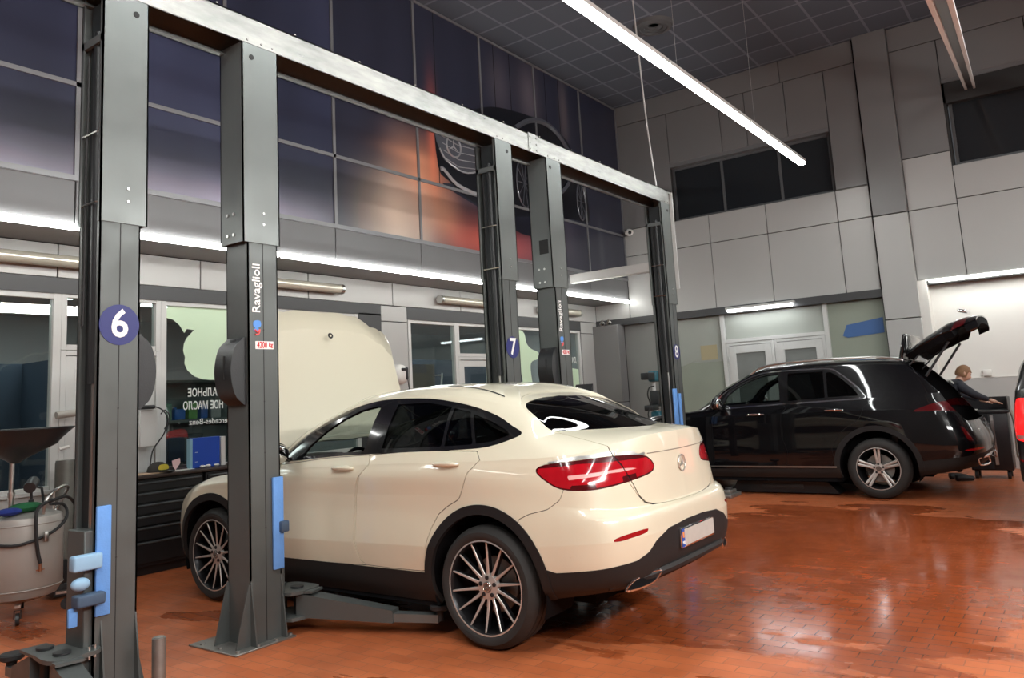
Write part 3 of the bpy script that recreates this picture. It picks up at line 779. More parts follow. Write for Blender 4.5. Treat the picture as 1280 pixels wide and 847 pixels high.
film('window_decal', 'pale green figure silhouette on the office glass behind the lift post with the 7', smooth_poly([(11.42, 2.62), (11.55, 2.72), (11.70, 2.66), (11.76, 2.48), (11.90, 2.38), (12.12, 2.32), (12.10, 2.20), (11.90, 2.15), (11.84, 2.02), (11.88, 1.70), (11.86, 1.50), (11.55, 1.50), (11.58, 1.75), (11.50, 2.05), (11.42, 2.22), (11.36, 2.40)], 3), 'film')
film('window_decal', 'pale green rectangular film on the last office glass before the corner', [(13.20, 1.05), (13.52, 1.05), (13.52, 2.0), (13.20, 2.03)], 'film')
glass_text('ДАЧИ', 13.13, 2.18, .14, .8, .004, 'pale mirrored lettering on the last office glass before the corner')
# the office behind the glass
M['office_wall'] = P('office_wall', (.50, .54, .56), .7, var=.1, vscale=1)
M['office_dark'] = P('office_partition_blue', (.035, .055, .085), .5)
M['office_floor'] = P('office_floor', (.08, .05, .04), .4)
m = MB(); m.box(XL, W2+4.0, 0, BX, W2+4.1, 3.1); m.box(8.25, W2+.15, 0, 8.35, W2+4, 3.1); m.box(XL, W2+.16, 3.05, BX, W2+4, 3.15); m.box(BX, W2+.15, 0, BX+.1, W2+4, 3.1)
struct(m.obj('wall_office', 'office_wall'))
def officething(name, label, cat, mat, f, group=None):
    q = MB(); f(q); return tag(q.obj(name, mat), label, cat, group)
officething('office_partition', 'dark blue partition in the office behind the left window', 'partition', 'office_dark', lambda q: (q.box(1.0, 10.3, 0, 4.3, 10.36, 2.25), q.box(4.2, 9.3, 0, 4.26, 10.36, 2.25)))
officething('office_partition', 'dark blue glazed partition in the office behind the window beside the hose reel', 'partition', 'office_dark', lambda q: (q.box(8.9, 10.5, 0, 13.6, 10.56, 2.35), q.box(10.6, 10.46, 0, 10.7, 10.5, 2.35)))
officething('wooden_board', 'brown wooden board standing inside the window beside the hose reel', 'board', P('brown_laminate', (.085, .06, .045), .45, var=.2, vscale=8), lambda q: q.bbox(9.0, 8.62, 0, 9.72, 8.66, 2.13, .004))
def ladder(q):
    for y in (8.95, 9.25):
        q.tube([(10.0, y, 0), (10.28, y, 2.0)], .018, 6)
    for k in range(8): q.tube([(10.0+.035*k+.02, 8.95, .22+.25*k), (10.0+.035*k+.02, 9.25, .22+.25*k)], .012, 6)
officething('step_ladder', 'pale ladder leaning in the office behind the wooden board', 'ladder', 'steel', ladder)
sh = officething('office_shelf', 'grey shelving inside the office behind the lettering', 'shelf', P('shelf_grey', (.10, .11, .11), .5), lambda q: (q.box(4.85, 9.0, 0, 6.4, 9.03, 1.95), [q.box(4.85, 8.72, z, 6.4, 9.0, z+.03) for z in (.5, .95, 1.45, 1.92)], q.box(4.85, 8.72, 0, 4.88, 9.0, 1.95), q.box(6.37, 8.72, 0, 6.4, 9.0, 1.95)))
for i, (x, w, h, c) in enumerate([(4.95, .10, .16, (.25, .4, .5)), (5.08, .13, .2, (.05, .16, .10)), (5.24, .14, .13, (.02, .12, .45)), (5.42, .12, .2, (.12, .3, .08)), (5.58, .1, .17, (.03, .1, .35)), (5.72, .14, .22, (.3, .3, .3))]):
    officething('oil_canister', ['small pale blue', 'dark green', 'bright blue', 'leaf green', 'navy blue', 'grey'][i]+' canister on the office shelf', 'canister', P('canister_%d' % i, c, .4), lambda q, x=x, w=w, h=h: (q.bbox(x, 8.76, 1.48, x+w, 8.9, 1.48+h, .015, 2), q.cyl((x+w*.3, 8.83, 1.48+h), (x+w*.3, 8.83, 1.50+h), .02, n=10)), 'canisters on the office shelf')
def chair(q):
    q.bbox(4.98, 8.45, 1.0, 5.42, 8.49, 1.32, .02, 3); q.bbox(5.0, 8.42, .48, 5.4, 8.64, .56, .03, 3); q.cyl((5.2, 8.52, .1), (5.2, 8.52, .5), .03); q.tube([(5.2, 8.5, .5), (5.2, 8.47, 1.0)], .02, 6)
    for k in range(5): q.tube([(5.2, 8.52, .08), (5.2+.12*math.cos(k*1.257), 8.52+.12*math.sin(k*1.257), .04)], .015, 6)
officething('office_chair', 'dark mesh office chair behind the glass above the tool cabinets', 'chair', P('mesh_fabric', (.02, .025, .028), .6), chair)
M['panel_lamp'] = emit('ceiling_panel_lamp', (1, 1, .97), 13.)
for x, y in ((2.2, 9.0), (2.5, 10.2), (4.0, 9.4), (5.6, 9.6), (9.0, 9.1), (10.8, 9.6), (12.6, 9.2)):
    q = MB(); q.box(x, y, 3.02, x+.6, y+.6, 3.045); o = q.obj('office_ceiling_lamp', 'panel_lamp'); tag(o, 'flat bright square ceiling lamp seen through the office glass', 'ceiling lamp', 'square lamps on the office ceiling')

# --- the mural: printed panels in slim grey frames
def mural():
    root = empty('wall_mural', (0, W1, 0), label='large printed advertising mural of a dark car in framed panels above the office windows', cat='mural')
    x0, x1, z0, z1 = -1.3, BX-.02, 3.765, CEIL-.02; nx, nz = 330, 80
    def col(x, z):
        c = np.array([.030, .032, .058])+(.022 if x < 6.5 else 0)*np.array([.6, .8, 1.9])*(1 if z < 5.6 else .6)
        def add(cx, cz, sx, sz, rgb): nonlocal c; c = c+np.array(rgb)*math.exp(-((x-cx)/sx)**2-((z-cz)/sz)**2)
        if x < 6.57:
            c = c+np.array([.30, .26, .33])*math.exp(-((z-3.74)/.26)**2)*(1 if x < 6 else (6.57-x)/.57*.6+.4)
            c = c*(1+.25*math.sin(x*2.1+z))
        add(7.75, 3.95, .60, .65, (.72, .55, .40)); add(7.2, 3.8, .3, .5, (.12, .08, .05)); add(8.2, 4.75, .55, .45, (.60, .20, .07)); add(7.8, 5.15, .35, .35, (.10, .06, .04))
        add(9.35, 3.95, .75, .33, (.62, .10, .04)); add(8.6, 4.2, .35, .3, (.45, .20, .09)); add(10.6, 3.95, .55, .33, (.42, .08, .07)); add(8.44, 5.35, .11, .7, (.55, .10, .035)); add(7.95, 5.0, .5, .10, (.30, .14, .08)); add(7.6, 4.2, .5, .35, (.25, .20, .15))
        add(10.15, 6.7, .28, .5, (.075, .06, .06)); add(11.05, 6.75, .33, .55, (.11, .085, .085)); add(12.2, 6.75, .14, .7, (.11, .085, .075)); add(13.3, 4.3, .10, .5, (.05, .05, .055)); add(12.0, 4.3, .4, .4, (.05, .04, .045)); add(11.8, 5.4, .5, .4, (.03, .02, .02))
        s = .5+.5*math.sin(x*9.3+math.sin(z*1.7)*1.2); c = c*(.92+.12*s)
        return [min(1, max(0, float(v))) for v in c]+[1.]
    vs, cs = [], []
    for j in range(nz+1):
        for i in range(nx+1):
            x, z = x0+(x1-x0)*i/nx, z0+(z1-z0)*j/nz; vs.append((x, -.005, z)); cs.append(col(x, z))
    fs = [(j*(nx+1)+i, j*(nx+1)+i+1, (j+1)*(nx+1)+i+1, (j+1)*(nx+1)+i) for j in range(nz) for i in range(nx)]
    me = bpy.data.meshes.new('print'); me.from_pydata(vs, [], fs); me.update()
    at = me.color_attributes.new('ink', 'FLOAT_COLOR', 'POINT'); at.data.foreach_set('color', [v for c in cs for v in c])
    mt, nt, b = new_mat('mural_print'); a = nt.nodes.new('ShaderNodeVertexColor'); a.layer_name = 'ink'; nt.links.new(a.outputs[0], b.inputs['Base Color']); b.inputs['Roughness'].default_value = .33; b.inputs['Coat Weight'].default_value = .35; b.inputs['Coat Roughness'].default_value = .18
    me.materials.append(mt); p = bpy.data.objects.new('printed_panels', me); COL.objects.link(p); p.parent = root
    f = MB()
    xsm = [x for x in [-1.3+1.565*k for k in range(1, 11)] if x < BX-.1]
    for x in xsm: f.box(x-.022, -.022, z0, x+.022, 0, z1)
    f.box(BX-.05, -.022, z0, BX-.01, 0, z1)
    f.box(x0, -.022, 4.645, x1, 0, 4.69); f.box(x0, -.03, z0-.03, x1, 0, z0+.02); f.box(x0, -.022, z1-.03, x1, 0, z1+.01)
    f.obj('panel_frames', P('mural_frame_grey', (.30, .30, .31), .4, .5), root)
    fl = MB()
    for x in [7.25+.0*k for k in range(0)]: pass
    for x in (8.55, 10.05, 10.5, 11.6, 12.05): fl.box(x-.006, -.008, 4.69, x+.006, -.004, z1)
    loose(fl.obj('print_seams', 'seam', root), 'print_seam')
    # printed car: dark body, grille, star, air intake lip, wheel arches, wheels
    M['art_dark'] = P('art_dark', (.008, .009, .014), .3, coat=.3); M['art_grey'] = P('art_grey', (.42, .42, .44), .3, coat=.3); M['art_mid'] = P('art_mid', (.10, .105, .125), .3, coat=.3); M['art_blue'] = P('art_blue', (.018, .02, .036), .3, coat=.3)
    def flat(name, pts, mat, d=.006, rnd=3, par=root):
        q = MB(); q.prism(smooth_poly(pts, rnd) if rnd else pts, -.002, (0, -d, 0)); return q.obj(name, mat, par)
    flat('printed_body', [(8.53, 5.75), (9.2, 5.98), (9.9, 6.25), (10.6, 6.36), (11.4, 6.40), (12.1, 6.30), (12.5, 6.0), (12.80, 5.6), (12.90, 5.1), (12.86, 4.75), (12.2, 4.72), (11.2, 4.60), (10.0, 4.45), (9.2, 4.58), (8.75, 4.78), (8.53, 4.95)], 'art_dark')
    flat('printed_shadow', [(8.6, 4.72), (9.4, 4.50), (10.6, 4.22), (11.4, 4.30), (11.2, 4.62), (9.8, 4.75)], 'art_blue', .0055)
    g = flat('printed_grille', [(8.56, 5.62), (9.9, 5.60), (9.55, 5.12), (9.15, 4.98), (8.75, 5.05), (8.58, 5.2)], 'art_mid', .008)
    q = MB()
    for k in range(5): q.tube([(8.60+.02*k, -.011, 5.56-.11*k), (9.0, -.011, 5.50-.115*k), (9.75-.07*k, -.011, 5.54-.11*k)], .007, 5)
    q.tube(smooth_poly([(8.57, -.011, 5.24), (8.72, -.011, 5.08), (9.1, -.011, 4.98), (9.45, -.011, 5.06), (9.62, -.011, 5.22)], 3, False), .016, 5)
    q.obj('grille_lines', 'art_grey', g)
    q = MB(); star_mb(q, (8.90, -.014, 5.34), .165, (1, 0, 0), (0, 0, 1), (0, -1, 0), th=.002, arm=.11); q.obj('grille_star', P('art_silver', (.62, .62, .64), .3, .6), g)
    q = MB(); q.tube(smooth_poly([(8.57, -.011, 4.93), (8.66, -.011, 4.92), (8.95, -.011, 4.75), (9.5, -.011, 4.68), (9.9, -.011, 4.70)], 3, False), [.03]*13, 5); q.obj('printed_bumper_lip', 'art_grey', root)
    for cx, cz, r, sx in ((10.75, 5.12, .42, .55), (12.62, 5.12, .36, .42)):
        q = MB(); ring = [(cx+math.cos(2*PI*i/32)*r*sx, -.012, cz+math.sin(2*PI*i/32)*r) for i in range(32)]
        q.tube(ring, .016, 5, closed=True)
        for k in range(10):
            a = 2*PI*k/10; q.tube([(cx, -.012, cz), (cx+math.cos(a)*r*sx, -.012, cz+math.sin(a)*r)], .009, 4)
        q.obj('printed_wheel', 'art_mid', root)
    q = MB(); q.tube(smooth_poly([(10.55, -.012, 6.05), (11.0, -.012, 6.30), (11.5, -.012, 6.38), (11.95, -.012, 6.26), (12.3, -.012, 5.98), (12.42, -.012, 5.75)], 4, False), .05, 5); q.tube(smooth_poly([(11.2, -.012, 5.05), (11.8, -.012, 5.12), (12.2, -.012, 5.4), (12.35, -.012, 5.7)], 4, False), .045, 5)
    q.obj('printed_window_line', 'art_mid', root)
mural()

# --- back wall (x = BX)
m = MB(); m.box(BX+.02, YB, 2.97, BX+.25, W1+.02, 4.79); m.box(BX+.02, YB, 5.90, BX+.25, W1+.02, CEIL); m.box(BX+.02, 2.03, 0, BX+.25, 2.61, CEIL); m.box(BX+.02, 2.6, 2.97, BX+.25, 3.17, CEIL); m.box(BX+.02, 6.22, 4.7, BX+.25, W1+.9, CEIL); m.box(BX+.02, 1.30, 4.7, BX+.25, 2.1, CEIL)
m.box(BX+.02, W1, 2.97, BX+.25, W2+.2, 4.79)
m.mi = 1
ys = [7.33, 6.35, 5.50, 4.40, 3.16, 2.61]
rc = []
for a, b_ in zip(ys[1:], ys[:-1]): rc += [(a, b_, 2.97, 4.235), (a, b_, 4.235, 4.79)]
rc += [(2.61-.0, 3.16, 4.79, 4.80)]
panels(m, rc, 'x', BX-.01, .03)
panels(m, [(W1, W2, 2.97, 3.31), (6.35, 7.33, 4.0, 4.001)], 'x', BX-.01, .03)
m.mi = 2
panels(m, [(2.61, 3.14, 4.80, 7.0), (2.61, 3.9, 7.0, CEIL), (3.9, 5.3, 7.0, CEIL), (5.3, W1, 7.0, CEIL), (3.14, 3.85, 5.95, 7.0), (3.85, 4.6, 5.95, 7.0), (4.6, 5.1, 5.95, 7.0), (5.1, 6.2, 5.95, 7.0), (6.2, W1, 4.79, 7.0)], 'x', BX-.01, .03)
m.mi = 1
# pier, standing slightly proud
m.bbox(BX-.10, 2.05, 0.0, BX+.1, 2.58, 2.44, .005, 1); m.bbox(BX-.10, 2.05, 2.455, BX+.1, 2.58, 4.20, .005, 1); m.mi = 2; m.bbox(BX-.10, 2.05, 4.215, BX+.1, 2.58, CEIL, .005, 1)
m.mi = 1
panels(m, [(1.33, 2.05, 3.05, 4.22), (1.33, 2.05, 4.22, 5.10), (-.1, 1.33, 3.05, 4.30), (-.1, 1.33, 4.30, 4.85), (-1.6, -.1, 3.05, 4.30), (-1.6, -.1, 4.30, 4.85), (-3.2, -1.6, 3.05, 4.30), (-3.2, -1.6, 4.30, 4.85)], 'x', BX-.01, .03)
m.mi = 2
panels(m, [(1.33, 2.05, 5.10, 7.0), (.1, 1.33, 6.30, 7.0), (-1.6, .1, 6.3, 7.0), (-1.6, 2.05, 7.0, CEIL), (-3.2, -1.6, 6.3, CEIL), (-3.2, -1.6, 4.85, 6.3)], 'x', BX-.01, .03)
m.mi = 3
m.box(BX+.3, YB, 0, BX+.4, 1.92, 3.2); m.box(BX-.01, 1.92, 0, BX+.32, 2.06, 3.05); m.box(BX, YB, 3.03, BX+.32, 1.95, 3.06); m.box(BX+.02, YB, 4.8, BX+.25, -3.2, 6)
m.mi = 1; m.box(BX+.285, YB, 0, BX+.31, 1.92, 1.42)
struct(m.obj('wall_back', ['backing', 'panel_light', 'panel_grey', 'niche', 'panel_dark']))
m = MB(); m.box(BX+.28, YB, 1.415, BX+.30, 1.92, 1.43); struct(m.obj('trim_3', 'white_paint'))
M['high_glass'] = P('dark_window_glass', (.018, .021, .024), .12, coat=.3)
M['frost'] = P('frosted_pane', (.30, .33, .27), .35, var=.10, vscale=2)
M['frost2'] = P('frosted_pane_upper', (.36, .38, .34), .35, var=.08, vscale=3)
def xwin(n, y0, y1, z0, z1, mull, x=BX+.16, fr=.05, mat='frame_grey', gl='high_glass'):
    f = MB()
    for a, b_, c, d, e in [(y0, y0+fr, z0, z1, 0), (y1-fr, y1, z0, z1, 0), (y0+.02, y1-.02, z0, z0+fr, .005), (y0+.02, y1-.02, z1-fr, z1, .005)]+[(q-fr/2, q+fr/2, z0+.02, z1-.02, .009) for q in mull]: f.bbox(x-.03+e, a, c, x+.04-e, b_, d, .003, 1)
    w = struct(f.obj('window_%d' % n, mat)); g = MB(); g.box(x, y0+.02, z0+.02, x+.01, y1-.02, z1-.02); g.obj('window_pane', gl, w); return w
M['frame_grey'] = P('frame_grey', (.13, .135, .14), .4, .3)
xwin(7, 3.17, 6.22, 4.80, 5.88, (4.10, 5.20)); xwin(8, -1.6, 1.28, 4.86, 6.28, (.05,))
m = MB(); m.box(BX, 3.15, 5.88, BX+.25, 6.24, 5.96); m.box(BX, -1.6, 6.24, BX+.25, 1.33, 6.32); struct(m.obj('trim_4', 'panel_dark'))
# lower part: door between frosted panes, dark head rail
xd = BX+.12
m = MB(); m.box(BX-.02, 2.6, 2.85, BX+.2, W2+.1, 2.985); m.box(BX+.19, 2.6, 0, BX+.25, W2+.1, 2.9); struct(m.obj('trim_5', 'frame_dark'))
def pane(y0, y1, z0, z1, mat, n):
    f = MB(); f.box(xd+.02, y0, z0, xd+.04, y1, z1); return struct(f.obj('window_%d' % n, mat))
p9 = pane(5.50, 6.55, 0, 1.98, 'frost', 9); p10 = pane(5.50, 6.55, 1.98, 2.85, 'frost2', 10)
q = MB(); q.box(xd+.008, 5.62, 2.02, xd+.02, 5.95, 2.30); tag(q.obj('masking_patch', P('masking_tan', (.42, .36, .22), .7)), 'tan rectangular patch taped on the frosted pane right of the lift post with the 8', 'patch')
q = MB(); q.prism([(5.52, 2.02), (5.9, 1.98), (6.05, 2.03), (6.2, 1.97), (6.52, 1.90), (6.52, 2.0), (6.2, 2.06), (5.9, 2.06)], .006, (xd+.012, 0, 0), (0, 1, 0), (0, 0, 1), (1, 0, 0)); tag(q.obj('torn_film', 'frost2'), 'torn edge of pale film across the frosted pane left of the double door', 'film')
pane(2.62, 3.54, 0, 2.85, 'frost', 11); pane(3.60, 5.42, 2.36, 2.85, 'frost2', 12)
q = MB(); q.prism([(2.66, 2.26), (3.25, 2.22), (3.33, 2.26), (3.25, 2.44), (2.66, 2.52)], .006, (xd+.008, 0, 0), (0, 1, 0), (0, 0, 1), (1, 0, 0)); tag(q.obj('blue_film', P('blue_film', (.06, .14, .34), .5)), 'torn strip of blue film on the pane right of the double door', 'film')
m = MB(); 
for a, b_, c, d, e in ((5.425, 5.50, 0, 2.86, 0), (3.54, 3.615, 0, 2.86, 0), (3.58, 5.46, 2.305, 2.37, .006), (6.55, 6.65, 0, 2.86, 0)): m.bbox(xd-.04+e, a, c, xd+.05, b_, d, .003, 1)
struct(m.obj('trim_6', 'white_al'))
for n, (a, b_) in enumerate(((3.62, 4.515), (4.525, 5.42))):
    f = MB()
    for q in ((a, a+.05, 0, 2.30, 0), (b_-.05, b_, 0, 2.30, 0), (a+.02, b_-.02, 2.25, 2.30, .006)): f.bbox(xd-.03+q[4], q[0], q[2], xd+.05, q[1], q[3], .003, 1)
    d = struct(f.obj('door_%d' % (n+3), 'white_al'))
    l = MB()
    for q in ((a+.05, a+.17, .02, 2.24, 0), (b_-.17, b_-.05, .02, 2.24, 0), (a+.1, b_-.1, 2.10, 2.24, .006), (a+.1, b_-.1, .02, .9, .006)): l.bbox(xd-.04+q[4], q[0], q[2], xd+.02, q[1], q[3], .003, 1)
    l.obj('door_leaf', 'white_al', d)
    g = MB(); g.box(xd-.01, a+.15, .88, xd, b_-.15, 2.12); g.obj('door_pane', P('door_pane_grey', (.20, .21, .20), .3, var=.1, vscale=5), d)
    h = MB()
    for z in (.5, 1.2, 1.95): h.cyl((xd-.045, (b_-.04 if n else a+.04), z), (xd-.045, (b_-.04 if n else a+.04), z+.09), .014, n=8)
    loose(h.obj('door_hinges', 'white_al', d), 'door_hinge')
M['roller'] = P('grey_roller_sheet', (.30, .30, .29), .35, .4, var=.06, vscale=2)
m = MB(); m.box(xd+.0, 6.65, 0, xd+.05, 7.55, 2.86); struct(m.obj('door_5', 'roller'))
m = MB(); m.bbox(BX-.18, 7.55, 0, BX+.1, W2+.05, 1.30, .005, 1); m.bbox(BX-.18, 7.55, 1.31, BX+.1, W2+.05, 2.86, .005, 1); struct(m.obj('trim_7', 'panel_grey'))
